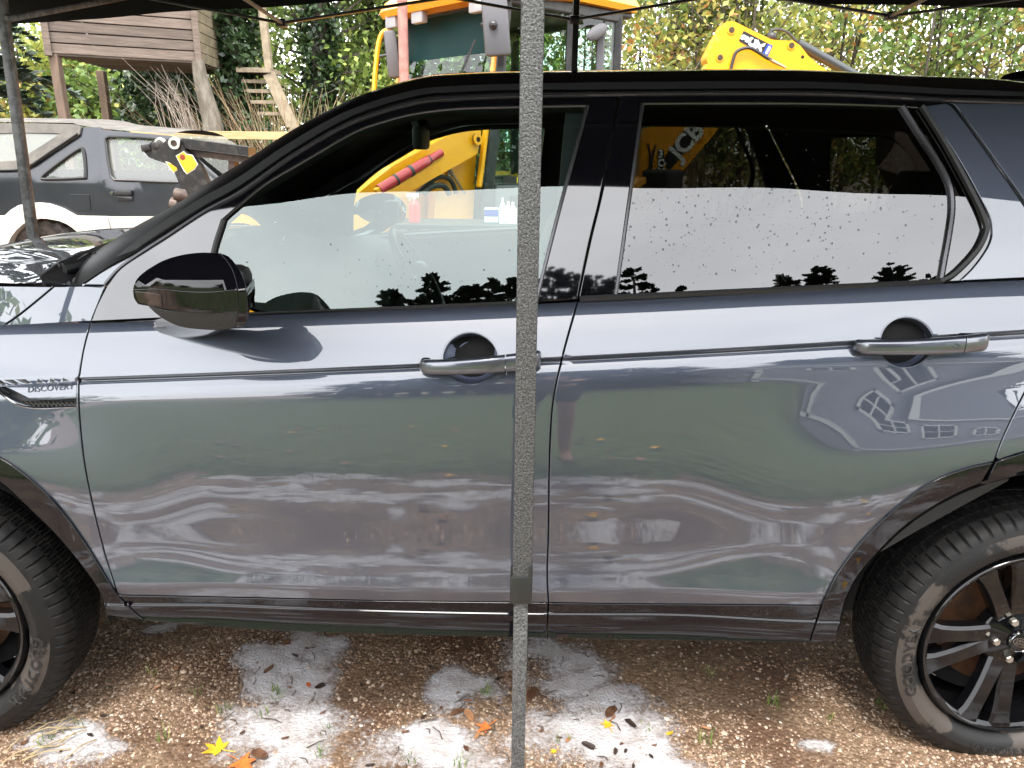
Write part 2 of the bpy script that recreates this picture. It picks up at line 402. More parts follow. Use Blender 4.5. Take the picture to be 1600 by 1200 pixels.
CAR = thing('car', 'large dark slate blue SUV with black roof and black wheels, filling the foreground', 'car', (0, YC, 0))
ROWS = [-.06, -.03, 0, .015, .03, .045, .06, .08, .12, .3, .5, .7, .86, .96, 1.02, 1.08, 1.3, 1.6, 1.9, 1.97, 2.02, 2.06, 2.11, 2.16, 2.22, 2.3, 2.4, 2.5, 2.6, 2.7, 2.78, 2.84, 2.88, 2.91, 2.935, 2.955, 2.966, 2.972, 2.98, 2.988, 2.993, 3.0, 3.05, 3.2, 3.4, 3.6, 3.72, 3.8, 3.86, 3.92, 3.97]
WZR = .322; WH0 = (WXF, WZ); WH1 = (WXR, WZR)
def arc_xz(c, r, a0, a1, n=24, sx=1.0):
    return [(c[0]+r*math.cos(R(a))*sx, c[1]+r*math.sin(R(a))) for a in np.linspace(a0, a1, n)]
# shut lines in the photograph
DOOR_F = [(142, 503), (133, 535), (127, 565), (123, 600), (124, 650), (132, 725), (146, 795), (162, 860), (177, 908), (183, 929)]
GAP_B = [(903, 458), (895, 497), (880, 552), (867, 610), (861, 660), (858, 740), (857, 830), (855, 895), (857, 941)]
ARCH_R = [(1553, 722), (1510, 732), (1460, 751), (1408, 788), (1352, 840), (1308, 897), (1284, 945)]
ARCH_F = [(-60, 690), (0, 715), (43, 745), (87, 788), (130, 845), (173, 914), (182, 929)]
R_SHUT = [(1640, 434), (1642, 480), (1632, 530), (1612, 590), (1590, 635), (1568, 682), (1553, 722)]
BELT_F = [(142, 503), (250, 498.5), (390, 491), (600, 482), (805, 474), (903, 469)]
BELT_R = [(903, 469), (1000, 464), (1200, 455), (1470, 441), (1640, 434)]
TR_F = [(183, 930), (400, 934.5), (600, 939), (857, 942)]; TR_R = [(857, 942), (1000, 944), (1284, 946)]
# door handles: recess outline (circle joined to the slot that carries the grip)
def handle_hole(cx, cy, S):
    c = to_xz([(cx, cy)], S)[0]; return [(c[0]+.0615*math.cos(a), c[1]+.0615*.88*math.sin(a)) for a in np.linspace(0, 2*math.pi, 40, endpoint=False)], c
HF, HFc = handle_hole(735, 562, S_body); HR, HRc = handle_hole(1412, 534, S_body)
# ---- front door
FD = panel('front_door', path([BELT_F, [(903, 469), *GAP_B[1:]], TR_F[::-1], DOOR_F[::-1]]), S_body, PAINT, CAR, rows=ROWS, holes=[HF])
RD = panel('rear_door', path([BELT_R, R_SHUT, ARCH_R, TR_R[::-1], GAP_B[::-1][:-1]+[(903, 469)]]), S_body, PAINT, CAR, rows=ROWS, holes=[HR])
S_sill = off(S_body, -.002)
panel('sill_cladding', path([TR_F, [(857, 942), (854, 999)], [(854, 998), (600, 992), (400, 985), (228, 971)], [(228, 971), (205, 953), (183, 930)]]), S_sill, GLOSSK, FD, rows=ROWS, step=.014)
panel('sill_cladding', path([TR_R, [(1284, 946), (1265, 1005)], [(1265, 1005), (1000, 1001), (854, 998)], [(854, 999), (857, 942)]]), S_sill, GLOSSK, RD, rows=ROWS, step=.014)
# ---- wheel arch claddings
ARCH_RI = [(1640, 735), (1590, 740), (1534, 755), (1477, 781), (1417, 820), (1373, 862), (1343, 897), (1326, 927), (1318, 949), (1306, 1003)]
xi = to_xz([ARCH_RI[-2]], S_body)[0]
S_arch = off(S_body, -.006)
def arch_piece(name, wc, ro, ri, a0, a1, parent, ext=None):
    o = arc_xz(wc, ro, a0, a1, 40); i = arc_xz(wc, ri, a1, a0, 40)
    return panel(name, o+i, S_arch, GLOSSK, parent, xz=True, step=.03, rim=.035, gap=.001)
def ring_fit(c, pts):
    q = to_xz(pts, S_body); return float(np.mean(np.hypot(q[:, 0]-c[0], q[:, 1]-c[1])))
RO_R, RI_R = ring_fit(WH1, ARCH_R[:5]), ring_fit(WH1, ARCH_RI[2:7]); RO_F, RI_F = ring_fit(WH0, ARCH_F[1:6]), ring_fit(WH0, [(0, 754), (43, 793), (87, 836), (130, 888)])
print('arch radii', RO_R, RI_R, RO_F, RI_F)
AR1 = panel('arch_cladding', path([ARCH_R, [(1284, 946), (1265, 1005)], [(1265, 1005), (1306, 1003)], ARCH_RI[::-1][0:9], [(1534, 755), (1553, 722)]]), S_arch, GLOSSK, CAR, rim=.03, step=.012, rows=ROWS)
q0 = to_xz([(1553, 722)], S_body)[0]; a0 = math.degrees(math.atan2(q0[1]-WZR, q0[0]-WXR)); r0 = math.hypot(q0[0]-WXR, q0[1]-WZR)
q9 = to_xz([(1536, 756)], S_body)[0]; ai = math.degrees(math.atan2(q9[1]-WZR, q9[0]-WXR)); AR2 = panel('arch_cladding', arc_xz(WH1, r0, a0-.3, -8, 40)+arc_xz(WH1, math.hypot(q9[0]-WXR, q9[1]-WZR), -8, ai-.3, 40), S_arch, GLOSSK, CAR, xz=True, step=.03, rim=.035, gap=.001)
AR3 = panel('arch_cladding', path([ARCH_F, [(182, 929), (205, 953), (228, 970)], [(228, 970), (166, 962)], [(166, 962), (156, 927), (130, 888), (87, 836), (43, 793), (0, 754), (-60, 722)], [(-60, 722), (-60, 690)]]), S_arch, GLOSSK, CAR, rim=.03, step=.012, rows=ROWS)
q1 = to_xz([(-60, 690)], S_body)[0]; a1 = math.degrees(math.atan2(q1[1]-WZ, q1[0]-WXF)); r1 = math.hypot(q1[0]-WXF, q1[1]-WZ)
arch_piece('arch_cladding', WH0, r1, r1-.05, a1+1, 188, CAR)
# ---- front wing, bonnet side, quarter panel
XN = -2.26; XT = 2.22
dfx = to_xz(cat(DOOR_F, 5), S_body); afx = to_xz(cat(ARCH_F, 5), S_body)
bl = [(x, float(L_BELT(x))) for x in np.linspace(XN, dfx[0][0], 14)]
VENT = [(0, 596.5), (60, 593), (122, 588.5), (122, 600), (121, 634), (100, 637), (60, 636), (25, 629), (0, 615), (-18, 600)]
vent_xz = to_xz(path([[(-18, 604), (60, 599.5), (120.5, 595)], [(120.5, 595), (120, 634.5)], [(120, 634.5), (60, 637), (28, 630), (3, 616), (-18, 604)]]), S_body)
wing = bl+list(dfx[1:])+list(afx[::-1][1:])+arc_xz(WH0, r1, a1, 176, 20)+[(XN, .45)]
WING = panel('front_wing', wing, S_body, PAINT, CAR, rows=ROWS, xz=True, holes=[vent_xz])
rsx = to_xz(cat(R_SHUT, 5), S_body)
qp = [(x, float(L_BELT(x))) for x in np.linspace(rsx[0][0], XT, 10)]+[(XT, .42)]+[(WXR+RO_R+.02, .42)]+arc_xz(WH1, r0, -6, a0-1, 30)+list(rsx[::-1][1:])
QUART = panel('rear_quarter', qp, S_body, PAINT, CAR, rows=ROWS, xz=True)
BSIDE = panel('bonnet_side', path([[(0, 446), (85, 447)], [(85, 447), (60, 468), (30, 492), (3, 511)], [(3, 511), (-160, 520)], [(-160, 520), (-160, 446)], [(-160, 446), (0, 446)]]), off(S_green, .0), PAINT, CAR)
WTOP = panel('wing_top', path([[(85, 447), (127, 446), (165, 446.5)], [(165, 446.5), (152, 478), (142, 503)], [(142, 503), (3, 511)], [(3, 511), (30, 492), (60, 468), (85, 447)]]), S_green, PAINT, CAR)
PBASE = panel('pillar_fillet', path([[(127, 446), (170, 418), (215, 394), (262, 366), (300, 344)], [(300, 344), (247, 380), (230, 391), (187, 420), (165, 446.5)], [(165, 446.5), (127, 446)]]), S_green, PAINT, CAR)
# dark shell behind all the shut lines
panel('inner_body', [(XN+.02, .36), (WXF-.45, .36)]+arc_xz(WH0, r1-.02, 172, 7, 24)+[(WXF+.56, .40), (WXR-.58, .40)]+arc_xz(WH1, r0-.02, 170, 8, 24)+[(XT-.02, .40)]+[(x, float(L_BELT(x))-.006) for x in np.linspace(XT-.02, XN+.02, 30)], off(S_body, .034), DARK, CAR, xz=True, step=.08, rim=0)
# ---- handles
def handle(cx, cy, xa, xb, ya, yb, xk, parent):
    """recess bowl and bar grip of one door"""
    c = to_xz([(cx, cy)], S_body)[0]; b = MB(); n = 40; vs = []; rr = [1.03, 1.0, .985, .965, .93, .85, .5, .02]; dd = [-.001, .004, .020, .033, .041, .044, .045, .045]
    for r_, d_ in zip(rr, dd):
        for j in range(n):
            a = 2*math.pi*j/n; x = c[0]+.0615*r_*math.cos(a); z = c[1]+.0615*.88*r_*math.sin(a); xe = c[0]+.0615*math.cos(a); ze = c[1]+.0615*.88*math.sin(a)
            yo = float(S_body(xe, ze)); ym = float(S_body(c[0], c[1]-.02)); t = min(1, max(0, (1-r_)*1.6)); vs.append((x, yo*(1-t)+ym*t+d_, z))
    fs = [(i*n+j, (i+1)*n+j, (i+1)*n+(j+1) % n, i*n+(j+1) % n) for i in range(len(rr)-1) for j in range(n)]
    o = b.add(vs, fs).build('handle_recess', RECESS_SHADE, parent, 60, fixn=True); MIRROR.append(o)
    A, B = to_xz([(xa, ya), (xb, yb)], S_body); y0 = min(float(S_body(A[0], A[1])), float(S_body(B[0], B[1])))-.012
    def bar_(x0, x1, nm, hscale=1.0):
        bb = MB(); vs = []; k = 18; m = 14
        for i in range(k+1):
            t = i/k; x = x0+(x1-x0)*t; g = (x-A[0])/(B[0]-A[0]); z = A[1]+(B[1]-A[1])*g; e = min(1, max(.02, min(g, 1-g)/.06)); e = math.sqrt(1-(1-e)**2)
            dep = y0-.030*math.sin(math.pi*min(max(g, .0), 1))**.5
            hh = (.0155+.0045*g)*(.55+.45*e)*hscale; th = .012*(.5+.5*e)
            for j in range(m):
                a = 2*math.pi*j/m; ca, sa = math.cos(a), math.sin(a)
                vs.append((x, dep+th*math.copysign(abs(ca)**.6, ca), z+hh*math.copysign(abs(sa)**.75, sa)))
        fs = [(i*m+j, i*m+(j+1) % m, (i+1)*m+(j+1) % m, (i+1)*m+j) for i in range(k) for j in range(m)]+[tuple(range(m)), tuple(k*m+j for j in range(m))]
        q = bb.add(vs, fs).build(nm, HANDM, parent, 70); MIRROR.append(q)
    K = to_xz([(xk, cy)], S_body)[0][0]
    bar_(A[0], K-.001, 'handle_grip'); bar_(K+.001, B[0], 'handle_end')
    g = (K-.022-A[0])/(B[0]-A[0]); zk = A[1]+(B[1]-A[1])*g
    o = MB().lathe([(.0001, .003), (.0035, .0025), (.0055, 0), (.0062, -.002), (.0066, 0)], (K-.022, y0-.042+.003, zk), (0, 1, 0), 18).build('lock_button', CHROME, parent, True); MIRROR.append(o)
    # plinths the grip stands on, filling the slot either side of the recess
    for x, wd in ((A[0]+.012, .022), (B[0]-.03, .05)):
        g = (x-A[0])/(B[0]-A[0]); z = A[1]+(B[1]-A[1])*g
        o = MB().box((x, (y0+float(S_body(x, z)))/2+.004, z), (wd, abs(float(S_body(x, z))-y0)+.028, .026), bev=.006).build('handle_foot', GLOSSK, parent, True); MIRROR.append(o)
RECESS_SHADE = mat('recess_shade_navy', (.12, .14, .21), .4, 0, spec=.4)  # body paint as it looks in shade, put into a separate flat navy
HANDM = mat('handle_paint', (.11, .12, .145), .35, .85, coat=1)
HANDM.node_tree.nodes['Principled BSDF'].inputs['Coat IOR'].default_value = 1.7
handle(735, 562, 657, 845, 569, 556, 790, FD); handle(1412, 534, 1331, 1527, 538, 526, 1484, RD)
# ---- wing vent with lettering
vc = to_xz([(60, 615)], S_body)[0]
panel('vent_back', vent_xz, off(S_body, .016), PLASTK, WING, xz=True, rim=0, gap=-.004)
vb = panel('vent_blade', path([[(8, 603.5), (60, 600), (119, 596)], [(119, 596), (118.5, 622)], [(118.5, 622), (80, 624), (50, 623), (38, 618), (20, 609), (8, 603.5)]]), off(S_body, -.001), PAINT, WING, gap=.0005, rim=.014, step=.006, dens=.004)
tq = MB(); q0 = to_xz([(80, 606)], S_body)[0]; q2 = to_xz([(112, 603.5)], S_body)[0]; ex = np.array([q2[0]-q0[0], 0, q2[1]-q0[1]]); ex /= np.linalg.norm(ex)
nn = normals(S_body, np.array([q0[0]]), np.array([q0[1]]))[0]; ey = np.cross(nn, ex)*-1; ey = ey if ey[2] > 0 else -ey
_v, _f = text_poly('DISCOVERY', .0165, 1.28, .0002); _e2 = np.array([ex[0], ex[2]]); _n2 = np.array([-ex[2], ex[0]]); _q = [q0+_e2*a+_n2*c for a, c in _v]; tq.add([(a[0], float(S_body(a[0], a[1]))-.0024, a[1]) for a in _q], _f)
tq.build('lettering', mat('dark_letter', (.04, .042, .05), .35, .6), WING)
ms = MB()
for k in range(26):                                             # mesh bars in the vent slot
    t = k/25; a = (-8+t*40, 603+t*22) if t < .38 else (8+(t-.38)/.62*108, 628+min(1, (t-.38)/.1)*1.5)
    b = (a[0]+8, a[1]+5); qa, qb = to_xz([a, b], S_body)
    ms.bar((qa[0], float(S_body(*qa))+.004, qa[1]), (qb[0], float(S_body(*qb))+.004, qb[1]), .004, .006)
ms.build('vent_mesh', TRIM, WING)
strip('vent_trim', [(-18, 601), (3, 616), (28, 632), (60, 637.5), (119, 635.5)], S_body, .0028, CHROME, WING)
# ---- greenhouse
WF_OUT = path([[(918, 165), (900, 235), (880, 305), (858, 390), (838, 471)], [(838, 471), (600, 482), (390, 490.5), (318, 493)], [(318, 493), (332, 400), (349, 343)],
               [(349, 343), (400, 299), (430, 278), (480, 249), (553, 207), (600, 190), (647, 178), (713, 170), (810, 167), (918, 165)]])
WR_OUT = path([[(1004, 162), (1172, 161), (1300, 162.5), (1407, 166)], [(1407, 166), (1437, 214), (1462, 252), (1481, 290), (1485, 325), (1480, 366), (1473, 405), (1467, 440)], [(1467, 440), (1200, 452.5), (962, 462.5)], [(962, 462.5), (985, 300), (1004, 162)]])
WQ_OUT = path([[(1414, 166), (1438, 168)], [(1438, 168), (1475, 230), (1519, 312), (1533, 347), (1533, 363), (1519, 391), (1488, 423), (1473, 437)], [(1473, 437), (1479, 405), (1486, 366), (1491, 325), (1487, 288), (1468, 250), (1443, 212), (1414, 166)]])
FR_F = path([[(168, 446), (190, 419), (232, 391), (262, 372), (320, 334), (380, 302), (463, 244), (553, 194), (647, 166), (713, 158), (810, 154.5), (964, 150)], [(964, 150), (940, 290), (920, 375), (903, 458), (902, 467)], [(902, 467), (805, 473), (390, 490), (143, 502)], [(143, 502), (152, 478), (168, 446)]])
FR_R = path([[(970, 150), (1172, 149), (1315, 151), (1478, 160)], [(1478, 160), (1494, 174), (1551, 252), (1600, 322), (1632, 380), (1640, 432)], [(1640, 432), (1470, 440.5), (1200, 454), (906, 467)], [(906, 467), (907, 455), (924, 375), (944, 290), (970, 150)]])
h1 = to_xz(WF_OUT, S_green); h2 = to_xz(WR_OUT, S_green); h3 = to_xz(WQ_OUT, S_green)
S_fr = off(S_green, -.004)
PILLK = mat('pillar_black', (.003, .003, .0045), .03, 0, spec=.5, ior=1.95)
FFR = panel('window_frame', FR_F, S_fr, PILLK, FD, holes=[h1], step=.035, rim=.03, gap=.0015, rimm=RUBBER)
RFR = panel('window_frame', FR_R, S_fr, PILLK, RD, holes=[h2, h3], step=.035, rim=.03, gap=.0015, rimm=RUBBER)
# painted outer band of the rear door behind the quarter light
panel('frame_band', path([[(1440, 166), (1478, 161)], [(1478, 161), (1494, 174), (1551, 252), (1600, 322), (1632, 380), (1640, 432)], [(1640, 432), (1500, 439)], [(1500, 439), (1524, 415), (1547, 380), (1550, 350), (1535, 315), (1490, 235), (1440, 166)]]), off(S_green, -.009), PAINT, RD, step=.03, gap=.002, rim=.006)
GF = panel('window_glass', WF_OUT, S_green, GLASSF, FD, step=.06, rim=0, gap=-.004)
GR = panel('window_glass', WR_OUT, S_green, GLASSR, RD, step=.06, rim=0, gap=-.004)
panel('quarter_glass', WQ_OUT, off(S_green, -.001), GLASSR, RD, step=.06, rim=0, gap=-.003)
# seals and trims
strip('window_seal', [(390, 491), (600, 482.5), (805, 473.5), (838, 472)], off(S_green, -.004), .005, RUBBER, FD)
strip('window_seal', [(349, 343), (400, 299), (430, 278), (480, 249), (553, 207), (600, 190), (647, 178), (713, 170), (810, 167), (918, 165)], off(S_green, -.005), .0035, TRIM, FD)
strip('window_seal', [(918, 165), (880, 305), (858, 390), (838, 471)], off(S_green, -.005), .0045, TRIM, FD)
strip('window_seal', [(318, 493), (332, 400), (349, 343)], off(S_green, -.005), .006, RUBBER, FD)
strip('window_seal', [(1004, 162), (1172, 161), (1300, 162.5), (1407, 166)], off(S_green, -.005), .003, TRIM, RD)
strip('window_seal', [(1004, 162), (985, 300), (962, 463)], off(S_green, -.005), .0045, TRIM, RD)
strip('window_divider', [(1410, 166), (1440, 213), (1465, 251), (1484, 289), (1488, 325), (1483, 366), (1476, 405), (1470, 440)], off(S_green, -.004), .0062, TRIM, RD)
strip('window_seal', [(906, 467), (1200, 453.5), (1440, 442), (1472, 438), (1495, 424), (1526, 391), (1540, 363), (1539, 347), (1524, 312), (1480, 230), (1440, 166)], off(S_green, -.007), .0075, RUBBER, RD)
strip('roof_seam', [(165, 444), (190, 417), (232, 388), (262, 369), (320, 331), (380, 298), (463, 240), (553, 190), (647, 161), (713, 154), (810, 150), (968, 147), (1172, 145.5), (1315, 147.5), (1478, 156), (1600, 160)], off(S_green, -.002), .0055, TRIM, CAR)
# rear side body behind the door, with the dark boot window
QW = [(1655, 195), (1800, 205), (1890, 300), (1880, 405), (1790, 420), (1718, 400)]
qwx = to_xz(path([QW+[QW[0]]]), S_green)
QUP = panel('rear_pillar', path([[(1484, 160), (1600, 162), (1840, 172)], [(1840, 172), (1960, 300), (2010, 430)], [(2010, 430), (1645, 433)], [(1645, 433), (1637, 380), (1605, 322), (1556, 252), (1499, 174), (1484, 160)]]), S_fr, PAINT, CAR, holes=[qwx], step=.05, rim=.02)
panel('boot_glass', qwx, S_green, GLASSR, CAR, xz=True, step=.08, rim=0, gap=-.004)
strip('gap_highlight', [(1500, 176), (1553, 252), (1602, 322), (1640, 390)], off(S_green, -.008), .003, CHROME, RD)  # added chrome strip draws the bright edge highlight along the door gap
# ------------------------------------------------------------------ wing mirror
MIR = bpy.data.objects.new('wing_mirror', None); COL.objects.link(MIR); MIR.parent = CAR; ORG[MIR] = ORG[CAR]
_ym = 1.44
mc = P(300, 455, _ym); xl, xr = P(208, 455, _ym)[0], P(386, 455, _ym)[0]; zt, zm0, zm1, zb = P(320, 394, _ym)[2], P(320, 454, _ym)[2], P(320, 489, _ym)[2], P(320, 515, _ym)[2]
def S_mir(x, z):
    x = np.asarray(x, float); z = np.asarray(z, float)
    t = np.clip((x-xl)/(xr-xl), 0, 1); fx = .05*(1-t)**3+.012*t**3          # sweeps back towards the nose
    up = np.maximum(z-zm0, 0); lo = np.maximum(zm1-z, 0); band = np.clip(z, zm1, zm0)-zm0
    return _ym+fx+np.where(z >= zm0, up*.74+up**2*5.5, 0)+np.where((z < zm0), -band*-.16, 0)*0+np.where(z < zm1, lo*.25+lo**2*4, 0)-band*.13
CAPO = path([[(208, 452), (214, 436), (228, 423), (255, 407), (285, 398), (315, 394.5), (343, 395.5)], [(343, 395.5), (357, 410), (366, 432), (370, 452)], [(370, 452), (330, 455.5), (290, 455), (250, 451), (208, 452)]])
BANDO = path([[(208, 453), (250, 452), (290, 456), (330, 456.5), (370, 453)], [(370, 453), (372, 485)], [(372, 485), (330, 488.5), (290, 487), (245, 480), (216, 475)], [(216, 475), (210, 466), (208, 453)]])
LOWO = path([[(233, 480), (262, 486), (300, 489), (335, 489.5), (372, 486)], [(372, 486), (368, 510)], [(368, 510), (350, 515), (320, 515), (285, 511), (262, 502), (245, 491), (233, 480)]])
RIMO = path([[(344, 395.5), (358, 402), (372, 420), (382, 445), (386, 475), (384, 503), (378, 510), (369, 511)], [(369, 511), (373, 486), (372, 452)], [(372, 452), (366, 428), (357, 410), (344, 395.5)]])
kw = dict(mirror=True, gap=.0006, step=.02)
panel('mirror_cap', CAPO, S_mir, GLOSSK, MIR, rim=.075, **kw)
panel('mirror_band', BANDO, off(S_mir, -.002), GLOSSK, MIR, rim=.09, **kw)
panel('mirror_base', LOWO, off(S_mir, .001), PLASTK, MIR, rim=.08, **kw)
panel('mirror_rim', RIMO, off(S_mir, -.001), GLOSSK, MIR, rim=.09, **kw)
# turn signal at the nose of the band, arm down to the door
panel('turn_signal', path([[(211, 456), (232, 458), (250, 461)], [(250, 461), (252, 478)], [(252, 478), (236, 476), (217, 472)], [(217, 472), (211, 456)]]), off(S_mir, -.0045), mat('signal_lens', (.03, .02, .018), .1, spec=.5), MIR, rim=.004, **kw)
a = MB(); A = P(322, 505, 1.53); Bq = P(310, 516, 1.69)
pts = [P(330, 500, 1.50), P(318, 508, 1.58), P(300, 512, 1.66), P(285, 512, 1.72)]
for k, wd in enumerate([.07, .065, .08, .10]): pass
vs = []
for k, (q, wx, wz) in enumerate(zip(pts, [.055, .055, .07, .085], [.02, .02, .024, .026])):
    for j in range(12): t = 2*math.pi*j/12; vs.append((q[0]+wx*math.cos(t), q[1], q[2]+wz*math.sin(t)))
a.add(vs, [(i*12+j, i*12+(j+1) % 12, (i+1)*12+(j+1) % 12, (i+1)*12+j) for i in range(3) for j in range(12)])
MIRROR.append(a.build('mirror_arm', GLOSSK, MIR, True))
b = MB(); b.prism([(xr-.004, _ym+.02+.0*k, z) for k, z in enumerate([0])] or [], (0, .1, 0)) if False else None
b = MB(); b.box((xr-.06, _ym+.10, (zt+zb)/2-.01), (.07, .06, (zt-zb)*.62), bev=.02); MIRROR.append(b.build('mirror_housing', PLASTK, MIR, True))
# ------------------------------------------------------------------ roof, windscreen: lofted from rail to rail
RAIL = [(112, 449), (127, 444), (170, 416), (215, 392), (265, 363), (320, 327), (380, 290), (463, 233), (553, 183), (647, 154), (713, 147.5), (810, 144), (968, 142.5), (1172, 141), (1315, 142.5), (1478, 151), (1600, 155)]
rail = to_xz(cat(RAIL, 4), S_green); rail = np.vstack([rail, [(rail[-1][0]+d, rail[-1][1]-d*.06-d*d*.09) for d in (.12, .25, .4, .55, .7)]])
ry = S_green(rail[:, 0], rail[:, 1])+.004
tt = np.gradient(rail, axis=0); tt /= np.linalg.norm(tt, axis=1)[:, None]; up = np.stack([-tt[:, 1], tt[:, 0]], 1)          # outward in the side view
lens = np.concatenate([[0], np.cumsum(np.linalg.norm(np.diff(rail, axis=0), axis=1))])
kroof = int(np.argmin(np.abs(lens-np.interp(-.34, rail[:, 0], lens))))
U = np.concatenate([[0, .004, .01, .018, .028, .042, .06, .08, .1], np.linspace(.13, .87, 24), [.9, .92, .94, .958, .972, .982, .99, .996, 1]])
def crown(u):
    a = np.abs(2*u-1); return (1-a**1.9)*.45+(1-a**9)*.55
def loft(i0, i1, u0, u1, lift=0):
    us = [u for u in U if u0-1e-9 <= u <= u1+1e-9]; vs = []; n = len(us)
    for i in range(i0, i1+1):
        x, z = rail[i]; y0 = ry[i]; y1 = 2*YC-y0; hgt = .086+.02*sst(-.3, -.7, x)
        for u in us:
            c = crown(u)*hgt+lift; vs.append((x+up[i][0]*c, y0+(y1-y0)*u, z+up[i][1]*c))
    m = i1-i0+1
    return vs, [(i*n+j, i*n+j+1, (i+1)*n+j+1, (i+1)*n+j) for i in range(m-1) for j in range(n-1)]
N = len(rail)-1
ROOFK = mat('black_roof', (.003, .003, .004), .06, 0, spec=.4)
def sheet(nm, parts, m, sm=60):
    b = MB()
    for v, f in parts: b.add(v, f)
    return b.build(nm, m, CAR, sm)
sheet('roof', [loft(kroof, N, 0, 1)], ROOFK)
PSAT = mat('pillar_satin', (.0025, .0025, .003), .4, spec=.05)
sheet('a_pillar', [loft(0, kroof, 0, U[12])], PSAT); sheet('a_pillar', [loft(0, kroof, 1-U[12]-.02, 1)], PSAT)
sheet('windscreen', [loft(0, kroof, U[11], 1-U[11], -.004)], GLASSF)
hl = MB(); v, f = loft(kroof, N, .02, .98, -.035); hl.add(v, f); hl.build('headliner', mat('headliner', (.03, .03, .032), .9), CAR, 60)
# shark fin and roof rail end
b = MB(); q = P(1600, 118, 2.3); b.ball((q[0]+.12, 2.35, 1.705), (.16, .03, .035), 14, 8); b.build('roof_fin', ROOFK, CAR, True)
# tailgate closing the rear, front fascia
tz = MB(); xs = XT
for i in range(1):
    prof = [(rail[-1][0], rail[-1][1]+.02), (XT-.10, 1.25), (XT+.0, 1.1), (XT+.03, .8), (XT-.02, .42)]; vs = []
    for j, u in enumerate(np.linspace(0, 1, 13)):
        for x, z in prof: vs.append((x+.10*math.sin(math.pi*u)**.7, 1.72+(2*YC-3.44)*u, z))
    tz.add(vs, [(j*5+k, j*5+k+1, (j+1)*5+k+1, (j+1)*5+k) for j in range(12) for k in range(4)])
tz.build('tailgate', PAINT, CAR, 50)
tz = MB(); prof = [(XN, .98), (XN-.05, .8), (XN-.06, .55), (XN, .36)]; vs = []
for j, u in enumerate(np.linspace(0, 1, 17)):
    for x, z in prof: vs.append((x-.16*math.sin(math.pi*u)**.6, 1.80+(2*YC-3.60)*u, z))
tz.add(vs, [(j*4+k, j*4+k+1, (j+1)*4+k+1, (j+1)*4+k) for j in range(16) for k in range(3)]); tz.build('front_bumper', PAINT, CAR, 50)
# ------------------------------------------------------------------ bonnet
edge = [(-2.30, 1.80, .985), (-1.95, 1.80, 1.03)]
eb = [P(-160, 446, float(S_green(-1.3, 1.15))+.0), P(0, 446, float(S_green(-1.15, 1.17))), P(60, 446, float(S_green(-1.08, 1.17)))]
BON = MB(); vs = []; us = np.linspace(0, 1, 25); xsb = np.linspace(XN-.02, -.98, 16)
ze = np.interp(xsb, [XN-.02, eb[0][0], eb[1][0], eb[2][0]], [eb[0][2]-.16, eb[0][2]-.0, eb[1][2]+.0, eb[2][2]+.002])
for x, z in zip(xsb, ze):
    y0 = float(S_green(x, z))-.002 if x > -1.7 else float(S_green(-1.7, z))+(-1.7-x)*.10
    for u in us:
        a = abs(2*u-1); c = .042*(1-a**2.4)+.012*sst(.72, .55, a)
        vs.append((x-.10*(1-a*a)*sst(-1.4, -.98, x), y0+(2*YC-2*y0)*u, z+c))
n = len(us); BON.add(vs, [(i*n+j, i*n+j+1, (i+1)*n+j+1, (i+1)*n+j) for i in range(len(xsb)-1) for j in range(n-1)])
bo = BON.build('bonnet', PAINT, CAR, 60)
# cowl, wiper and washer jet at the foot of the screen
cw = MB(); cwx = -.98; vs = []
for u in np.linspace(.10, .90, 21):
    a = abs(2*u-1); xb = -.98-.10*(1-a*a); vs += [(xb-.02, 1.735+(2*YC-3.47)*u, 1.165+.04*(1-a**2.4)), (xb+.16, 1.735+(2*YC-3.47)*u, 1.135+.04*(1-a**2.4)), (xb+.22, 1.735+(2*YC-3.47)*u, 1.2+.04*(1-a**2.4))]
cw.add(vs, [(j*3+k, j*3+k+1, (j+1)*3+k+1, (j+1)*3+k) for j in range(20) for k in range(2)]); cw.build('cowl', PLASTK, CAR, 50)
q = [P(118, 447, 1.86), P(62, 432, 1.86), P(66, 424, 1.9), P(95, 408, 1.98), P(150, 385, 2.15), P(205, 366, 2.4), P(215, 366, 2.45), P(150, 400, 2.1), P(128, 438, 1.9)]
b = MB(); b.prism(q, (0, .012, -.02)); b.build('cowl_corner', PLASTK, CAR)
b = MB(); b.tube([P(92, 415, 1.93), P(110, 411, 1.95), P(128, 404, 1.98), P(160, 388, 2.1), P(215, 362, 2.4)], .008, 8); b.tube([P(100, 420, 1.92), P(125, 414, 1.95), P(142, 404, 1.98)], .016, 8); b.tube([P(150, 400, 1.97), P(146, 392, 1.97)], .003, 6)
b.build('wiper_arm', PLASTK, CAR, True)
b = MB(); b.tube([P(118, 441, 1.87), P(135, 428, 1.9), P(160, 408, 1.97), P(180, 392, 2.03)], .010, 6); b.build('screen_seal', mat('grey_seal', (.12, .11, .1), .6), CAR, True)
